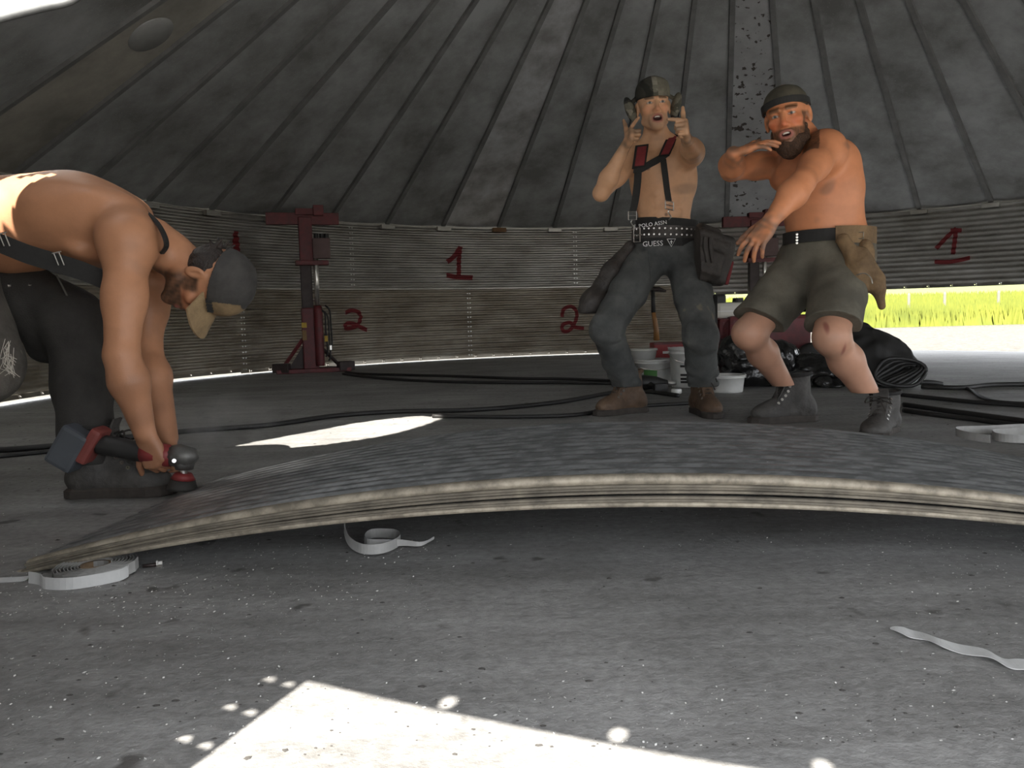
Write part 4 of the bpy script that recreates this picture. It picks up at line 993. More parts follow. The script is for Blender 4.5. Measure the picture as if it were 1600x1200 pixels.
    tb=put(root,ring(pel,0.188,0.185,0.015,0.07,0.008,Rp,-2.9,-0.60).mesh('tool_belt'),'tool_belt',M_suede)
    c=at(1343,368,3.395); mb=MB().tube([c+Vector(q) for q in ((-0.016,0,-0.013),(0.016,0,-0.013),(0.016,0,0.013),(-0.016,0,0.013),(-0.016,0,-0.013))],0.003,6); sub(tb,mb.mesh('buckle'),'buckle',M_chrome)
    B=Field((1.30,3.10,0.38),(1.86,3.75,1.02),0.0045)
    a=px(1335,395,3.40); b=px(1345,430,3.36)
    B.rc(px(1318,378,3.36),px(1340,410,3.34),0.028,0.045,k=0.03); B.ell(px(1338,432,3.34),(0.055,0.05,0.07),k=0.03); B.ell(px(1330,452,3.36),(0.06,0.055,0.055),k=0.02)
    B.rc(px(1345,400,3.34),px(1368,440,3.33),0.035,0.04,k=0.02); B.rc(px(1368,440,3.33),px(1378,478,3.33),0.036,0.016,k=0.02)
    B.rc(px(1352,385,3.40),px(1356,425,3.40),0.03,0.035,k=0.02); B.rc(px(1330,455,3.42),px(1322,488,3.44),0.055,0.05,k=0.03)
    B.wrinkle(0.004,42,21,6,2.0); bg=put(root,B.mesh('tool_pouch'),'tool_pouch',M_suede,'floppy brown suede pouch on his hip')
    mb=MB().tube(spline([px(1338,430,3.27),px(1350,427,3.265),px(1360,433,3.265),px(1363,443,3.27)],6),0.0022,6); sub(bg,mb.mesh('wire_loop'),'wire_loop',M_chrome)
    bt=dict(upper=M_blackboot,sole=M_rubber,laces=M_lace,eyelets=M_chrome,tongue=M_blackboot,collar=M_black)
    b=boot(root,(0,0),math.radians(-170),bt,scale=1.03); b.location=Vector((anR[0]+0.03,anR[1],0))-Vector(root.location)
    b=boot(root,(0,0),math.radians(-128),bt,scale=(1.0,1.08,0.80)); b.location=Vector((anL[0]+0.03,anL[1]-0.01,0))-Vector(root.location)
worker_bearded()

# ---------------------------------------------------------------- bending worker with the grinder
M_blackpant=mat('black_work_trousers',(0.045,0.042,0.038),0.9,0,scale=8,col2=(0.024,0.022,0.02),bump=0.25,bscale=200)
M_greypant=mat('dusty_grey_trousers',(0.15,0.135,0.115),0.95,0,scale=9,col2=(0.075,0.068,0.058),bump=0.3,bscale=120,speck=(0.24,0.22,0.19),speck_scale=18,speck_th=0.66)
def worker_bending():
    root=person(onfloor(150,772),'shirtless worker bent double over an angle grinder, baseball cap on')
    pel=px(-95,366,2.62); chest=px(130,348,2.60); neck=px(246,382,2.62); hd=px(322,436,2.60)
    shR=px(200,372,2.44); shL=px(238,410,2.80); elR=px(190,556,2.36); wrR=px(226,676,2.40); elL=px(228,545,2.72); wrL=px(262,684,2.58)
    hipN=px(-85,420,2.50); hipF=px(-60,420,2.74); knF=px(118,505,2.60); anF=px(140,712,2.50); knN=px(-22,572,2.46); anN=px(-190,745,2.52)
    Rc=frame(unit(neck-px(40,335,2.6)),(0.22,0,-1)); Rp=frame(unit(chest-pel),(0.1,0,-1)); Rh=frame((0.95,-0.06,-0.22),(-0.24,-0.04,-0.95))
    F=Field((-2.10,2.18,0.06),(-0.82,3.02,1.12),0.004)
    torso(F,pel,chest,neck,Rp,Rc,1.06,1.05,0.02)
    F.rc(pel+A((0.05,0,0.04)),chest+A((-0.03,0,0.01)),0.130,0.140,k=0.06)
    F.ell(px(150,330,2.60),(0.17,0.17,0.085),frame((0.35,0,1),(1,0,0)),k=0.05)
    shoulders(F,neck,(shR,shL),hd,1.1); F.rc(px(195,345,2.5),shR,0.07,0.075,k=0.05)
    arm(F,shR,elR,wrR,1.16); arm(F,shL,elL,wrL,1.2)
    head(F,hd,Rh,1.0)
    hand(F,wrR,(0.25,0.05,-0.95),(-0.25,-0.9,-0.1),-1,[(50,50,30),(55,52,32),(58,55,32),(60,55,34)],thumb=[(0.8,0.6,-0.1),(0.85,0.5,-0.2),(0.9,0.4,-0.3)],size=1.1)
    hand(F,wrL,(0.45,-0.25,-0.85),(0.75,0.5,0.35),1,[(50,50,30),(55,52,32),(58,55,32),(60,55,34)],thumb=[(0.5,0.75,0.1),(0.6,0.7,-0.1),(0.7,0.6,-0.2)],size=1.1)
    me=F.mesh('body')
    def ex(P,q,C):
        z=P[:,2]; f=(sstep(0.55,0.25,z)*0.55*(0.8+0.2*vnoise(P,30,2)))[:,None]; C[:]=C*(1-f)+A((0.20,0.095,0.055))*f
    paint(me,skin_paint((0.52,0.25,0.135),Rh,hd,dirt=0.25,stub=(0.05,0.032,0.022),stub_a=0.88,extra=ex,seed=9)); put(root,me,'body',M_skin); bvh=surface_snap(me)
    P=lambda x,y,z: hd+Rh@A((x,y,z))
    H=Field(hd-0.2,hd+0.2,0.0035); H.ell(P(0,-0.035,0.012),(0.078,0.075,0.075),Rh,k=0.01); H.wrinkle(0.0018,150,5,7)
    for i in range(9):
        a=-1.0+2.0*i/8; H.rc(P(0.05*math.sin(a),-0.095,0.02+0.0*i),P(0.06*math.sin(a)+0.01*math.sin(i*3),-0.125-0.012*math.sin(i*5),0.03+0.02*math.cos(i*4)),0.008,0.003,k=0.005)
    H.cut(P(0,0,-0.075),-Rh[:,2]); put(root,H.mesh('hair'),'hair',M_hair)
    K=Field(hd-0.25,hd+0.25,0.0035); K.ell(P(0,-0.002,0.062),(0.088,0.108,0.098),Rh,k=0.01); K.cut(P(0,0.085,0.036),-(Rh@A((0,0.12,1)))); K.wrinkle(0.0015,45,3)
    K.ell(P(0,-0.002,0.03),(0.078,0.095,0.098),Rh,k=0.0,op='sub')
    km=K.mesh('cap')
    def capc(P_):
        q=(P_-hd)@Rh; C=np.tile(A((0.065,0.061,0.057)),(len(P_),1)); f=(q[:,1]>0.066-0.30*(q[:,2]-0.06)**1*0.3)&(q[:,2]<0.135); C[f]=(0.32,0.22,0.115); return C
    paint(km,capc); cap=put(root,km,'cap',mat('dusty_cap_cloth',attr='Col',rough=0.9,var=0.4,scale=18),'dusty black baseball cap with tan brim')
    br=MB(); vs=[];nu,nv=14,7
    for i in range(nu+1):
        a=-1.15+2.3*i/nu
        for j in range(nv+1):
            t=j/nv; ln=0.085*math.cos(a*0.9)**0.5
            vs.append(P(0.086*math.sin(a)*(1+0.08*t),0.102*math.cos(a)+ln*t,0.040-0.022*t-0.030*(math.sin(a)**2)*(0.4+0.6*t)))
    n0=len(vs); vs+= [v+Rh[:,2]*0.006 for v in vs]
    q=lambda i,j: i*(nv+1)+j
    fs=[(q(i,j),q(i+1,j),q(i+1,j+1),q(i,j+1)) for i in range(nu) for j in range(nv)]; fs+= [tuple(n0+k for k in f[::-1]) for f in fs]
    fs+= [(q(i,nv),q(i+1,nv),n0+q(i+1,nv),n0+q(i,nv)) for i in range(nu)]+[(q(0,j),q(0,j+1),n0+q(0,j+1),n0+q(0,j)) for j in range(nv)]+[(q(nu,j),n0+q(nu,j),n0+q(nu,j+1),q(nu,j+1)) for j in range(nv)]
    M_tan=mat('tan_cap_cloth',(0.36,0.25,0.13),0.9,0,scale=20,col2=(0.22,0.15,0.08))
    sub(cap,br.add([Vector(v) for v in vs],fs).mesh('brim'),'brim',M_tan,'tan curved brim')
    em=MB()
    for i in range(4): em.box(P(0.093*math.sin(0.55+0.12*i),-0.002+0.113*math.cos(0.55+0.12*i),0.054),(0.009,0.009,0.016),Matrix(Rh.tolist()))
    sub(cap,em.mesh('emblem'),'emblem',M_black)
    # far leg in black, near leg in dusty torn trousers
    T=Field((-2.15,2.25,0.09),(-1.0,3.05,0.98),0.0045)
    T.rc(hipF,knF,0.135,0.098,k=0.04); T.rc(knF,knF*0.5+anF*0.5,0.092,0.083,k=0.04); T.rc(knF*0.5+anF*0.5,anF+A((0,0,0.02)),0.080,0.078,k=0.03); T.ell(px(95,520,2.66),(0.12,0.09,0.11),k=0.05)
    T.wrinkle(0.004,30,4,6,2.5); T.cut(anF-A((0,0,0.02)),(0,0,-1),anF,0.17); tr=put(root,T.mesh('trouser_leg'),'trouser_leg',M_blackpant,'black trouser leg of the forward leg')
    pip=MB().tube(spline([px(88,430,2.545),px(108,470,2.545),px(122,520,2.55),px(140,570,2.565),px(155,610,2.57)],6),0.003,6); sub(tr,pip.mesh('seam'),'seam',mat('grey_seam',(0.10,0.095,0.085),0.9))
    G=Field((-2.35,2.20,0.12),(-1.35,2.95,1.05),0.0045)
    G.ell(pel,(0.17,0.19,0.165),k=0.05); G.rc(hipN,knN,0.128,0.105,k=0.05); G.rc(knN,anN,0.098,0.08,k=0.04); G.wrinkle(0.004,34,14,6,2.5)
    G.ell(px(14,545,2.36),(0.02,0.06,0.045),k=0.004,op='sub'); G.cut(px(48,372,2.5),(1,0,0.35)); G.cut(px(0,262,2.5),(0,0,1)); gp=put(root,G.mesh('trouser_seat'),'trouser_seat',M_greypant,'dusty grey torn trousers')
    fr=MB(); rnd=random.Random(5)
    for i in range(26):
        p=px(8+rnd.random()*14,528+rnd.random()*34,2.36); fr.tube([p,p+A((rnd.random()*.03-.015,-0.008,-0.02-rnd.random()*.02)),p+A((rnd.random()*.05-.025,-0.006,-0.04-rnd.random()*.02))],0.0009,4)
    sub(gp,fr.mesh('frayed_threads'),'frayed_threads',mat('pale_thread',(0.5,0.46,0.4),0.9))['kind']='stuff'
    # braces along the flank
    st=MB().ribbon(spline([px(-60,358,2.36),px(0,380,2.37),px(40,396,2.38),px(85,410,2.395),px(130,424,2.41),px(168,440,2.43)],6),0.055,(0.15,0,1),0.007); s=put(root,st.mesh('brace'),'brace',M_black)
    for (x,y,Y) in ((8,378,2.36),(93,408,2.385)):
        mb=MB(); c=at(x,y,Y)
        for dx in (-0.008,0.008): mb.tube([c+Vector((dx-0.006,-0.003,0.024)),c+Vector((dx+0.006,-0.003,-0.012))],0.0016,6)
        mb.tube([c+Vector((-0.018,-0.003,0.022)),c+Vector((0.008,-0.003,0.027))],0.002,6); sub(s,mb.mesh('clip'),'clip',M_chrome)
    st=MB().ribbon(spline([px(222,326,2.56),px(243,345,2.47),px(256,366,2.42),px(260,384,2.43),px(253,396,2.47)],6),0.026,(0,1,0.1),0.006); put(root,st.mesh('brace'),'brace',M_black)
    bt=dict(upper=M_blackboot,sole=M_rubber,laces=M_lace,eyelets=M_chrome,tongue=M_blackboot,collar=M_black)
    b=boot(root,(0,0),math.radians(2),bt,scale=1.02); b.location=Vector((anF[0]+0.03,anF[1],0))-Vector(root.location)
    b=boot(root,(0,0),math.radians(5),bt,scale=1.02); b.location=Vector((anN[0],anN[1],0))-Vector(root.location)
worker_bending()
# ---------------------------------------------------------------- hydraulic jacks
M_jack=mat('dark_red_paint',(0.16,0.018,0.022),0.5,0,scale=14,col2=(0.08,0.014,0.016))
M_jackdark=mat('greasy_dark_steel',(0.05,0.035,0.032),0.5,0.3,var=0.4,scale=20)
M_hose=mat('black_rubber_hose',(0.022,0.021,0.02),0.55,0,var=0.3,scale=30)
M_yellow=mat('yellow_tag',(0.55,0.36,0.04),0.6)
def bin_jack(name,base,rz,label,ht):
    r=empty(name,base,rz); tag(r,label,'jack','hydraulic bin jacks along the wall')
    def p(nm,mb,m,l=None,par=None,sm=False):
        o=mb.build(nm,m,par or r,sm)
        if l: o['label']=l
        return o
    H=ht
    p('base_plate',MB().box((0.02,0,0.02),(0.72,0.34,0.04),None,0.006),M_jack)
    for sx in (-1,1): p('foot',MB().box((0.02+sx*0.31,-0.12,0.055),(0.16,0.10,0.09),Matrix.Rotation(sx*0.3,3,'Z'),0.01),M_jackdark)
    p('brace',MB().tube([(-0.28,-0.04,0.05),(-0.05,-0.02,0.36)],0.020,6),M_jack); p('brace',MB().tube([(0.28,-0.04,0.05),(0.07,-0.02,0.28)],0.020,6),M_jackdark)
    p('gusset',MB().add([(-0.22,-0.015,0.04),(-0.05,-0.015,0.04),(-0.05,-0.015,0.30),(-0.22,0.015,0.04),(-0.05,0.015,0.04),(-0.05,0.015,0.30)],[(0,1,2),(3,5,4),(0,3,4,1),(1,4,5,2),(2,5,3,0)]),M_jackdark)
    mast=p('mast',MB().box((-0.01,0.03,H*0.5),(0.11,0.09,H-0.06),None,0.008),M_jackdark)
    p('lower_sleeve',MB().box((0.0,-0.01,0.33),(0.15,0.13,0.62),None,0.012),M_jack)
    p('upper_sleeve',MB().box((0.0,-0.005,H-0.30),(0.13,0.12,0.46),None,0.01),M_jack)
    p('lift_beam',MB().box((-0.02,0.0,H-0.085),(0.70,0.07,0.115),None,0.006),M_jack)
    p('beam_cap',MB().box((0.04,-0.03,H-0.02),(0.26,0.10,0.06),None,0.006).box((0.13,-0.05,H-0.01),(0.10,0.12,0.10),None,0.008),M_jack)
    cb=p('valve_box',MB().box((0.145,-0.05,H-0.38),(0.17,0.12,0.20),None,0.008),mat('dull_maroon_box',(0.13,0.075,0.07),0.55,0.1,var=0.3),'dull maroon valve box')
    for dx in (-0.045,0.01,0.055): p('knob',MB().lathe([(0,0.045),(0.022,0.045),(0.024,0.0),(0,0)],(0.145+dx,-0.05,H-0.28),10),M_hose,None,cb)
    p('clamp_plate',MB().box((0.05,-0.03,H-0.52),(0.32,0.14,0.045),None,0.008),M_jack)
    p('cylinder_rod',MB().lathe([(0,0),(0.024,0),(0.024,H*0.42),(0,H*0.42)],(0.085,-0.07,0.60),16),M_chrome,'bright chrome cylinder rod',None,True)
    p('cylinder_body',MB().lathe([(0,0),(0.042,0),(0.045,0.02),(0.045,0.56),(0.036,0.60),(0,0.60)],(0.085,-0.075,0.06),16),M_jack,None,None,True)
    for k,(dx,a,b) in enumerate(((0.15,0.20,0.62),(0.175,0.16,0.60),(0.195,0.28,0.66))):
        p('hose',MB().tube(spline([(dx-0.04,-0.09,b),(dx,-0.10,b-0.05),(dx+0.008*math.sin(k),-0.10,(a+b)/2),(dx+0.01,-0.10,a),(dx-0.01,-0.10,a-0.05)],6),0.009,7),M_hose,None,None,True)
    p('fitting',MB().box((0.15,-0.115,0.33),(0.03,0.025,0.06),None,0.004),M_yellow,'yellow hose tag'); p('fitting',MB().box((0.19,-0.115,0.24),(0.022,0.025,0.05),None,0.004),M_chrome)
    p('sticker',MB().box((-0.055,-0.078,0.47),(0.05,0.003,0.05)),M_yellow,'yellow warning sticker'); p('sticker',MB().box((-0.055,-0.078,0.37),(0.04,0.003,0.10)),mat('brown_yellow_sticker',(0.22,0.13,0.04),0.6))
    return r
b1=onfloor(487,581); b1.z=0; bin_jack('bin_jack',b1,0.28,'red hydraulic bin jack standing against the wall left of a painted 2',at(487,333,b1.y).z+0.03)
b2=Vector((at(1180,400,9.35).x,9.35,0)); bin_jack('bin_jack',b2,0.0,'red hydraulic bin jack behind the bearded worker\'s hand',at(1180,337,9.35).z+0.02)

# ---------------------------------------------------------------- hoses and cables on the floor
def hose(pts,r,label,name='hydraulic_hose',smo=7):
    r*=0.75; q=[onfloor(x,y,r) for x,y in pts]; o=MB().tube(spline(q,smo),r,7).build(name,M_hose,None,True); tag(o,label,'hose','hoses lying across the slab'); return o
hose([(540,581),(565,584),(640,586),(720,588),(800,591),(880,592),(962,595)],0.016,'black hose nearest the wall, from the left jack towards the buckets')
hose([(536,584),(575,589),(640,594),(720,597),(800,598),(880,598),(962,599)],0.016,'black hose just in front of the one along the wall, leaving the left jack')
hose([(-160,712),(-60,706),(20,702),(100,695),(200,683),(300,673),(420,664),(520,650),(620,643),(720,641),(800,636),(880,627),(960,613),(1010,612),(1060,618)],0.017,'long black hose sweeping from the left edge past the sunlit patch to the buckets')
hose([(676,650),(740,651),(820,651),(900,648),(960,638),(1040,632),(1120,628)],0.014,'black hose branching off in front, passing the pointing worker\'s boots')
hose([(-240,730),(-60,718),(40,709),(110,701),(180,690)],0.012,'thin black hose at the left edge behind the grinder')
hose([(1440,604),(1500,606),(1560,601),(1700,601),(1950,606),(2250,600)],0.020,'thick black hose running right from the heap of bags along the slab')
hose([(1400,616),(1460,622),(1520,628),(1580,632),(1700,640),(2000,655)],0.016,'black hose under the thick one on the right, passing behind the boot')
hose([(1500,604),(1518,610),(1535,621),(1570,629),(1700,633),(2050,640)],0.013,'black hose curving across the others at the right edge')
hose([(1412,632),(1460,639),(1520,647),(1660,665),(1850,680),(2100,690)],0.017,'black hose beside the bearded worker\'s rear boot running out to the right')
hose([(1412,641),(1460,648),(1520,655),(1660,675),(1850,700),(2100,715)],0.015,'lowest black hose at the right, just above the folded straps')
# ---------------------------------------------------------------- power pack, buckets, bags
def power_pack():
    Y=6.35; c=at(1180,560,Y); r=empty('power_pack',(c.x,Y,0)); tag(r,'red petrol hydraulic power pack with white tank behind the workers','engine')
    def p(nm,mb,m,l=None,par=None,sm=False):
        o=mb.build(nm,m,par or r,sm)
        if l: o['label']=l
        return o
    zz=lambda y: at(1180,y,Y).z
    xx=lambda x: at(x,520,Y).x-c.x
    p('frame',MB().tube([(-0.36,-0.2,0.12),(0.40,-0.2,0.12),(0.40,0.25,0.12),(-0.36,0.25,0.12),(-0.36,-0.2,0.12)],0.018,8).tube([(-0.36,-0.2,0.12),(-0.36,-0.2,0.62),(-0.36,0.25,0.62),(-0.36,0.25,0.12)],0.018,8).tube([(0.40,-0.2,0.12),(0.40,-0.2,0.50),(0.40,0.25,0.50),(0.40,0.25,0.12)],0.018,8),M_hose,None,None,True)
    p('oil_tank',MB().box((0.06,0,0.30),(0.62,0.38,0.34),None,0.03),M_jack,'dark red oil tank')
    p('engine_block',MB().box((-0.14,0,zz(512)),(0.36,0.32,0.16),None,0.03).box((-0.30,0,zz(505)),(0.10,0.2,0.14),None,0.02),M_jack)
    rc=MB()
    for i in range(7): rc.lathe([(0.045+0.011*i,0),(0.049+0.011*i,0.004),(0.045+0.011*i,0.008)],(-0.18,-0.165,zz(515)),20,Matrix.Rotation(math.pi/2,3,'X'))
    p('starter_grille',rc,M_jack)
    tk=p('fuel_tank',MB().box((xx(1140),0,zz(484)),(0.26,0.24,0.125),None,0.03),mat('off_white_plastic',(0.62,0.60,0.53),0.45),'off white fuel tank'); p('seam',MB().box((xx(1140),0,zz(485)),(0.266,0.246,0.006)),M_white,None,tk)
    p('fuel_cap',MB().lathe([(0,0.035),(0.04,0.035),(0.044,0.0),(0,0)],(xx(1152),-0.02,zz(472)),14),M_hose,None,tk)
    p('air_cleaner',MB().box((xx(1120),0.0,zz(475)),(0.10,0.2,0.16),None,0.02),M_hose)
    for s in (0.28,): 
        w=p('wheel',MB().lathe([(0.05,-0.03),(0.11,-0.035),(0.13,-0.02),(0.13,0.02),(0.11,0.035),(0.05,0.03)],(xx(1252),-0.24,0.13),20,Matrix.Rotation(math.pi/2,3,'X')),M_hose,None,None,True); p('rim',MB().lathe([(0,-0.01),(0.052,-0.028),(0.052,0.028),(0,0.01)],(xx(1252),-0.24,0.13),16,Matrix.Rotation(math.pi/2,3,'X')),M_chrome,None,w)
    p('valve_lever',MB().tube([(xx(1250),-0.1,0.40),(xx(1252),-0.14,0.52)],0.01,6).tube([(xx(1260),-0.1,0.40),(xx(1263),-0.14,0.50)],0.01,6),M_chrome)
power_pack()
M_pail=mat('white_pail_plastic',(0.66,0.66,0.63),0.5,0,var=0.15,scale=12)
def bucket(px0,py0,rad,ht,label,lid=False,green=False,print_=False,handle=True):
    f=onfloor(px0,py0); r=empty('bucket',(f.x,f.y,0)); tag(r,label,'bucket','white pails behind the pointing worker')
    o=MB().lathe([(0,0),(rad*0.86,0),(rad*0.88,0.01),(rad*0.97,ht*0.84),(rad*1.05,ht*0.845),(rad*1.05,ht*0.87),(rad*0.98,ht*0.875),(rad,ht*0.93),(rad*1.06,ht*0.935),(rad*1.06,ht),(rad*0.98,ht),(rad*0.85,0.02),(0,0.02)],(0,0,0),28).build('pail',M_pail,r,True)
    if lid: MB().lathe([(0,ht+0.008),(rad*0.95,ht+0.008),(rad*0.97,ht+0.016),(rad*1.08,ht+0.016),(rad*1.09,ht-0.02),(rad*1.07,ht-0.02)],(0,0,0),28).build('lid',M_pail,r,True)
    if handle: MB().tube(spline([(-rad*1.06,0,ht*0.86),(-rad*0.8,-rad*0.75,ht*0.70),(0,-rad*1.12,ht*0.62),(rad*0.8,-rad*0.75,ht*0.70),(rad*1.06,0,ht*0.86)],6),0.003,6).build('handle',M_chrome,r)
    def lab(a0,a1,z0,z1,m,nm):
        mb=MB();n=8;vs=[]
        for i in range(n+1):
            a=a0+(a1-a0)*i/n
            for z in (z0,z1): k=rad*(0.885+0.09*z/ht); vs.append((k*1.012*math.sin(a),-k*1.012*math.cos(a),z))
        mb.add(vs,[(i*2,i*2+2,i*2+3,i*2+1) for i in range(n)]).build(nm,m,r)
    if green: lab(-0.75,0.0,ht*0.30,ht*0.62,mat('green_label',(0.07,0.20,0.05),0.6),'label')
    if print_:
        for z,w in ((0.52,0.35),(0.30,0.55),(0.20,0.7),(0.12,0.5)): lab(-0.6,-0.6+w,ht*z,ht*(z+0.055),M_black,'printed_line')
    return r
bucket(1022,601,0.137,0.185,'white pail with a green label behind the pointing worker\'s legs',green=True)
bucket(1073,604,0.118,0.27,'white pail with printed lines of text beside his left leg',lid=False,print_=True)
bucket(1134,612,0.12,0.11,'low white pail half under the black rubbish bag',handle=False)
def tub():
    f=onfloor(1022,601); t=empty('tub',(f.x-0.075,f.y,0.186)); tag(t,'small pale tub standing on the green-labelled pail','tub')
    MB().lathe([(0,0),(0.085,0),(0.095,0.06),(0.10,0.062),(0.10,0.07),(0.09,0.07),(0.08,0.005),(0,0.005)],(0,0,0),24).build('bowl',M_pail,t,True); MB().lathe([(0,0.075),(0.10,0.074),(0.103,0.06),(0.10,0.06)],(0,0,0),24).build('lid',mat('clear_lid',(0.55,0.55,0.5),0.3),t,True)
tub()
def toolbox():
    Y=6.25; c=at(1049,546,Y); z0=at(1049,557,Y).z; r=empty('toolbox',(c.x,Y,0)); tag(r,'red metal toolbox with white marks behind the pails','toolbox')
    h_=at(1049,535,Y).z
    MB().box((0,0,h_*0.5),(0.30,0.2,h_),None,0.008).build('body',mat('bright_red_steel',(0.30,0.02,0.02),0.45,0,var=0.2),r)
    for i in range(4): MB().add([(-0.05+0.04*i,-0.103,h_-0.03),(-0.03+0.04*i,-0.103,h_-0.03),(-0.04+0.04*i,-0.103,h_-0.055)],[(0,2,1)]).build('emblem_mark',M_white,r)
    MB().box((-0.03,-0.102,h_-0.07),(0.11,0.003,0.018)).build('emblem_mark',M_white,r); MB().box((0.0,-0.101,h_-0.005),(0.30,0.006,0.012)).build('lid_edge',M_jack,r)
toolbox()
def drill():
    f=onfloor(1020,610); r=empty('power_drill',(f.x,f.y,0),0.15); tag(r,'black power tool lying on the slab in front of the pails','power tool')
    MB().tube([(-0.13,0,0.05),(-0.06,0,0.055),(0.02,0,0.052),(0.07,0,0.045),(0.10,0,0.045)],[0.045,0.05,0.042,0.03,0.022],12).build('motor_body',M_hose,r,True)
    MB().tube([(0.10,0,0.045),(0.16,0,0.042)],[0.02,0.012],10).build('chuck',M_chrome,r,True); MB().tube([(-0.04,0,0.05),(-0.02,-0.07,0.035),(0.0,-0.12,0.03)],[0.022,0.02,0.024],8).build('grip',M_black,r,True)
    MB().box((0.005,-0.14,0.03),(0.09,0.05,0.055),None,0.008).build('battery',M_hose,r)
drill()
o=MB().lathe([(0,0.03),(0.03,0.03),(0.034,0.024),(0.034,0.006),(0.028,0),(0,0)],onfloor(1057,615),14).build('plastic_cap',mat('white_cap_plastic',(0.75,0.75,0.72),0.4),None,True); tag(o,'small white plastic cap lying before the printed pail','cap')
M_bag=mat('black_polythene',(0.010,0.010,0.010),0.16,0,spec=0.7,bump=0.9,bscale=30,var=0.2,scale=10)
M_bagmatte=mat('matte_black_cloth',(0.014,0.013,0.012),0.7,0,var=0.3,scale=9)
def bags():
    def mk(parts,seed,amp,fr,label,m,name='rubbish_bag',knot=None):
        lo=np.min([p[0]-max(p[1])-0.06 for p in parts],0); hi=np.max([p[0]+max(p[1])+0.06 for p in parts],0); lo[2]=0.0
        F=Field(lo,hi,0.007)
        for c,r in parts: F.ell(c,r,k=0.06)
        F.wrinkle(amp,fr,seed,7,3.0); F.wrinkle(amp*0.5,fr*2.2,seed+1,6,2.5); F.cut((0,0,0.008),(0,0,-1))
        c0=parts[0][0]; r=empty(name,(c0[0],c0[1],0)); tag(r,label,'rubbish bag'); o=link('bag',F.mesh('bag'),m,r); attach(o,r)
        if knot is not None:
            k=MB().tube(spline([knot,knot+A((0.02,-0.02,0.05)),knot+A((-0.02,-0.03,0.10))],4),[0.03,0.02,0.02,0.025,0.03,0.035,0.04,0.03,0.02][:9],8).build('knot',m,r,True); attach(k,r)
    e=lambda x,y,Y: px(x,y,Y)
    mk([(e(1180,580,5.55),(0.24,0.18,0.16)),(e(1155,555,5.55),(0.15,0.15,0.14)),(e(1215,560,5.6),(0.16,0.16,0.14))],3,0.012,22,'shiny black rubbish bag between the two standing workers',M_bag)
    mk([(e(1275,592,5.45),(0.20,0.16,0.12)),(e(1268,574,5.45),(0.12,0.12,0.10)),(e(1298,602,5.3),(0.10,0.10,0.07))],8,0.012,24,'crumpled shiny black bag between the bearded worker\'s legs',M_bag)
    mk([(e(1362,565,5.45),(0.22,0.19,0.20)),(e(1340,535,5.5),(0.13,0.14,0.14)),(e(1395,575,5.4),(0.14,0.15,0.15)),(e(1345,592,5.4),(0.12,0.12,0.1))],12,0.010,18,'big dull black sack at the right of the heap by the opening',M_bagmatte)
    c=e(1395,590,5.20); r=empty('hose_coil',(c[0],c[1],0)); tag(r,'loose coil of black hose slumped against the dull black sack','hose')
    for i in range(5):
        pts=[c+A(((0.16-0.012*i)*math.cos(a)+0.015*math.sin(3*a+i),0.05*math.sin(a)+0.018*i-0.10,0.02+(0.085-0.008*i)*(1+math.sin(a*1.0+0.4*i))-c[2])) for a in [k*2*math.pi/28 for k in range(29)]]
        o=MB().tube(pts,0.012,6).build('hose_turn',M_hose,r,True); attach(o,r)
    o=MB().tube(spline([c+A((0.12,-0.10,0.02-c[2]+0.02)),c+A((0.20,-0.10,0.035-c[2])),c+A((0.27,-0.08,0.02-c[2]))],6),0.018,6).build('hose_end',M_hose,r,True); attach(o,r)
bags()
# ---------------------------------------------------------------- hammer on the tool belt
def hammer():
    a=px(1020,452,4.36); b=px(1021,488,4.37); c=px(1025,512,4.37); d=px(1026,532,4.37)
    r=empty('hammer',d); tag(r,'wooden-handled hammer hanging behind the pointing worker\'s legs','hammer')
    o=MB().tube([b,b*0.5+c*0.5,c,d],[0.016,0.018,0.020,0.023],10,flat=0.7).build('handle',mat('varnished_wood',(0.28,0.13,0.035),0.5,0,scale=8,col2=(0.16,0.07,0.02),stretch=(8,8,1)),r,True); attach(o,r)
    o=MB().tube([a,b],[0.014,0.017],10,flat=0.7).build('shaft',M_hose,r,True); attach(o,r)
    o=MB().tube([a+A((-0.055,0,0.0)),a+A((-0.03,0,0)),a+A((0.03,0,0)),a+A((0.07,0,-0.012))],[0.018,0.013,0.014,0.006],10).build('hammer_head',M_jackdark,r,True); attach(o,r)
hammer()
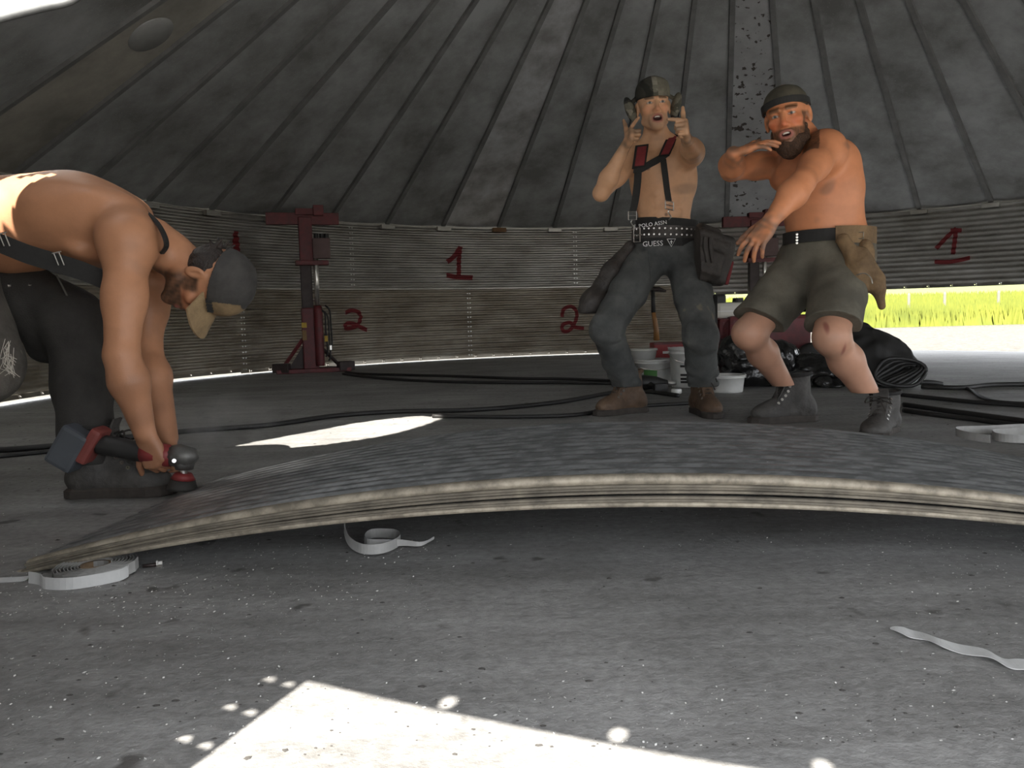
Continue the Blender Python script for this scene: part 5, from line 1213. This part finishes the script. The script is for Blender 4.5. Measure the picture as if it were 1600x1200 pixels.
# ---------------------------------------------------------------- grinder
def grinder():
    Y=2.42; q=lambda x,y,dy=0.0: px(x,y,Y+dy)
    r=empty('angle_grinder',onfloor(283,764)); tag(r,'cordless angle grinder with grey battery held against the sheet stack','grinder')
    def p(nm,mb,m,l=None,par=None,sm=False):
        o=mb.build(nm,m,par or r,sm)
        if par is None: attach(o,r)
        if l: o['label']=l
        return o
    ax=unit(q(285,715)-q(115,700)); R=frame((0.55,0,0.85),(0,-1,0)); R0=Matrix(np.stack([unit((0.84,0,-0.54)),A((0,1,0)),unit((0.54,0,0.84))],1).tolist())
    bt=p('battery',MB().box(q(113,699),(0.085,0.085,0.125),R0,0.012),mat('slate_grey_plastic',(0.07,0.078,0.09),0.5,0,var=0.2),'slate grey battery pack')
    p('battery_shoe',MB().box(q(146,695),(0.035,0.08,0.115),R0,0.012),mat('faded_red_plastic',(0.24,0.055,0.045),0.55,0,var=0.3),'faded red shoe behind the battery')
    p('handle',MB().tube(spline([q(155,694),q(185,699),q(215,705),q(245,709)],5),[0.034,0.033,0.031,0.03,0.029]+[0.028]*20 if False else 0.030,14),M_hose,None,None,True)
    p('motor_housing',MB().tube([q(222,706),q(240,708),q(262,712),q(270,714)],[0.030,0.034,0.034,0.030],14),mat('tool_red_plastic',(0.22,0.03,0.03),0.5),None,None,True)
    gh=p('gear_head',MB().tube([q(266,712),q(280,712),q(298,716),q(304,722)],[0.030,0.036,0.033,0.018],12).tube([q(288,715),q(288,733)],[0.033,0.026],14),mat('cast_aluminium',(0.16,0.155,0.145),0.5,0.6,var=0.3,scale=40),'dull metal gear head',None,True)
    p('spindle',MB().tube([q(287,733),q(287,741)],0.010,10),M_chrome)
    p('backing_cup',MB().tube([q(287,739),q(286,748)],[0.024,0.036],18),mat('tool_red_plastic'),'red backing cup',None,True)
    p('wire_cup',MB().tube([q(286,748),q(285,760),q(285,764)],[0.034,0.042,0.044],20),mat('worn_wire_brush',(0.05,0.047,0.043),0.7,0.4),'dark abrasive cup',None,True)
    p('guard_screw',MB().tube([q(272,720,-0.035),q(272,720,-0.045)],0.006,8),M_chrome)
grinder()
# ---------------------------------------------------------------- white straps, bolt
M_strap=mat('white_woven_strap',(0.46,0.46,0.45),0.7,0,var=0.12,scale=25)
M_strap2=mat('grey_white_strap',(0.32,0.315,0.30),0.7,0,var=0.2,scale=25)
def straps():
    c=onfloor(152,898); Rr=0.088
    r=empty('tape_roll',c); tag(r,'unwinding roll of pale strapping tape lying under the left end of the stack','strap roll')
    pts=[];n=16
    for i in range(n*8):
        a=2*math.pi*i/n; rr=0.032+(Rr-0.032)*i/(n*8); pts.append(c+Vector((rr*math.cos(a),rr*math.sin(a)*0.9,0.014+0.004*math.sin(a+1))))
    tail=[pts[-1],c+Vector((Rr*0.75,-Rr*0.62,0.013)),c+Vector((0.0,-Rr*1.08,0.013)),c+Vector((-0.06,-Rr*0.98,0.012)),onfloor(62,905,0.012),onfloor(45,902,0.012)]
    o=MB().ribbon(pts,0.024,(0,0,1),0.0016).build('coil',M_strap2,r); attach(o,r)
    o=MB().ribbon(spline(tail,5),0.024,(0,0.12,1),0.0016).build('outer_wrap',M_strap,r); attach(o,r)
    o=MB().ribbon(spline([onfloor(45,902,0.006),onfloor(30,905,0.004),onfloor(-40,908,0.003)],6),0.016,(0.1,1,0.35),0.0016).build('loose_end',M_strap,r); attach(o,r)
    o=MB().lathe([(0.024,0.004),(0.031,0.004),(0.031,0.024),(0.024,0.024)],c,20).build('core',mat('brown_cardboard',(0.22,0.15,0.09),0.9),r,True); attach(o,r)
    # loop under the stack
    L=[(541,800,0.075),(538,825,0.045),(546,846,0.022),(565,857,0.016),(590,858,0.015),(612,852,0.015),(625,843,0.015),(620,835,0.015),(600,833,0.015),(580,834,0.015),(570,841,0.015),(574,849,0.015),(600,849,0.015),(630,848,0.014),(655,850,0.012),(668,846,0.012),(678,840,0.013)]
    q=[onfloor(x,y,z) for x,y,z in L]; q=spline(q,5); w=[0.022 if i<len(q)-26 else max(0.006,0.022-0.0008*(i-(len(q)-26))) for i in range(len(q))]
    o=MB().ribbon(q,w,(0,0.25,1),0.0016).build('strap_loop',M_strap2); tag(o,'curled white strap hanging from under the stack on to the floor','strap')
    q=spline([onfloor(x,y,0.004) for x,y in ((1391,984),(1415,990),(1440,994),(1465,1006),(1500,1014),(1540,1024),(1570,1036),(1600,1041),(1660,1055))],5)
    q=[p+Vector((0,0,0.002*(1+math.sin(i*0.55)))) for i,p in enumerate(q)]
    w=[0.004+0.024*min(1,i/5) for i in range(len(q))]
    o=MB().ribbon(q,w,[Vector((0.25,1,0.06*math.sin(i*0.4)+0.08)) for i in range(len(q))],0.0016).build('strap',M_strap); tag(o,'white strap lying flat on the bare floor at the lower right','strap')
    q=spline([onfloor(x,y,0.025) for x,y in ((1760,672),(1660,669),(1600,668),(1540,671),(1500,672),(1494,675),(1505,679),(1525,683),(1547,686))],5)
    o=MB().ribbon(q,0.03,(0,0.1,1),0.002).build('strap',M_strap2); tag(o,'folded white strap with its loop end beside the hoses on the right','strap')
    q=spline([onfloor(x,y,0.022) for x,y in ((1660,676),(1600,674),(1556,676),(1552,680),(1565,684),(1600,686),(1660,685))],5)
    o=MB().ribbon(q,0.03,(0,0.1,1),0.002).build('strap',M_strap2); tag(o,'second folded white strap at the right edge, in front of the first','strap')
    b=onfloor(240,886); o=empty('bolt',b,0.35); tag(o,'small steel bolt lying beside the tape roll','bolt')
    MB().tube([(-0.022,0,0.005),(0.012,0,0.005)],0.004,8).build('shank',M_jackdark,o,True); MB().tube([(0.006,0,0.006),(0.009,0,0.006),(0.010,0,0.006),(0.018,0,0.006)],[0.009,0.009,0.007,0.007],6).build('head',M_chrome,o)
straps()
def dust():
    m=bpy.data.materials.new('grinding_dust'); m.use_nodes=True; nt=m.node_tree; N=nt.nodes; L=nt.links; N.remove(N['Principled BSDF'])
    v=N.new('ShaderNodeVolumePrincipled'); v.inputs['Color'].default_value=(0.9,0.86,0.8,1)
    tc=N.new('ShaderNodeTexCoord'); n=N.new('ShaderNodeTexNoise'); n.inputs['Scale'].default_value=7; n.inputs['Detail'].default_value=4
    L.new(tc.outputs['Object'],n.inputs['Vector']); rp=N.new('ShaderNodeMapRange'); rp.inputs[1].default_value=0.48; rp.inputs[2].default_value=0.75; rp.inputs[3].default_value=0; rp.inputs[4].default_value=6.0
    L.new(n.outputs[0],rp.inputs[0])
    ln=N.new('ShaderNodeVectorMath'); ln.operation='LENGTH'; mp=N.new('ShaderNodeMapping'); mp.inputs['Scale'].default_value=(1/0.26,1/0.16,1/0.16); L.new(tc.outputs['Object'],mp.inputs[0]); L.new(mp.outputs[0],ln.inputs[0])
    fa=N.new('ShaderNodeMapRange'); fa.inputs[1].default_value=0.35; fa.inputs[2].default_value=1.0; fa.inputs[3].default_value=1; fa.inputs[4].default_value=0; L.new(ln.outputs['Value'],fa.inputs[0])
    mu=N.new('ShaderNodeMath'); mu.operation='MULTIPLY'; L.new(rp.outputs[0],mu.inputs[0]); L.new(fa.outputs[0],mu.inputs[1]); L.new(mu.outputs[0],v.inputs['Density']); L.new(v.outputs[0],N['Material Output'].inputs['Volume'])
    bm=bmesh.new(); bmesh.ops.create_icosphere(bm,subdivisions=3,radius=1)
    for q in bm.verts: q.co=Vector((q.co.x*0.26,q.co.y*0.16,q.co.z*0.16))
    me=bpy.data.meshes.new('dust'); bm.to_mesh(me); bm.free(); me.materials.append(m)
    o=bpy.data.objects.new('dust_cloud',me); COL.objects.link(o); o.location=at(335,660,2.95); tag(o,'faint puff of grinding dust hanging beside the grinder','dust',kind='stuff')
dust()
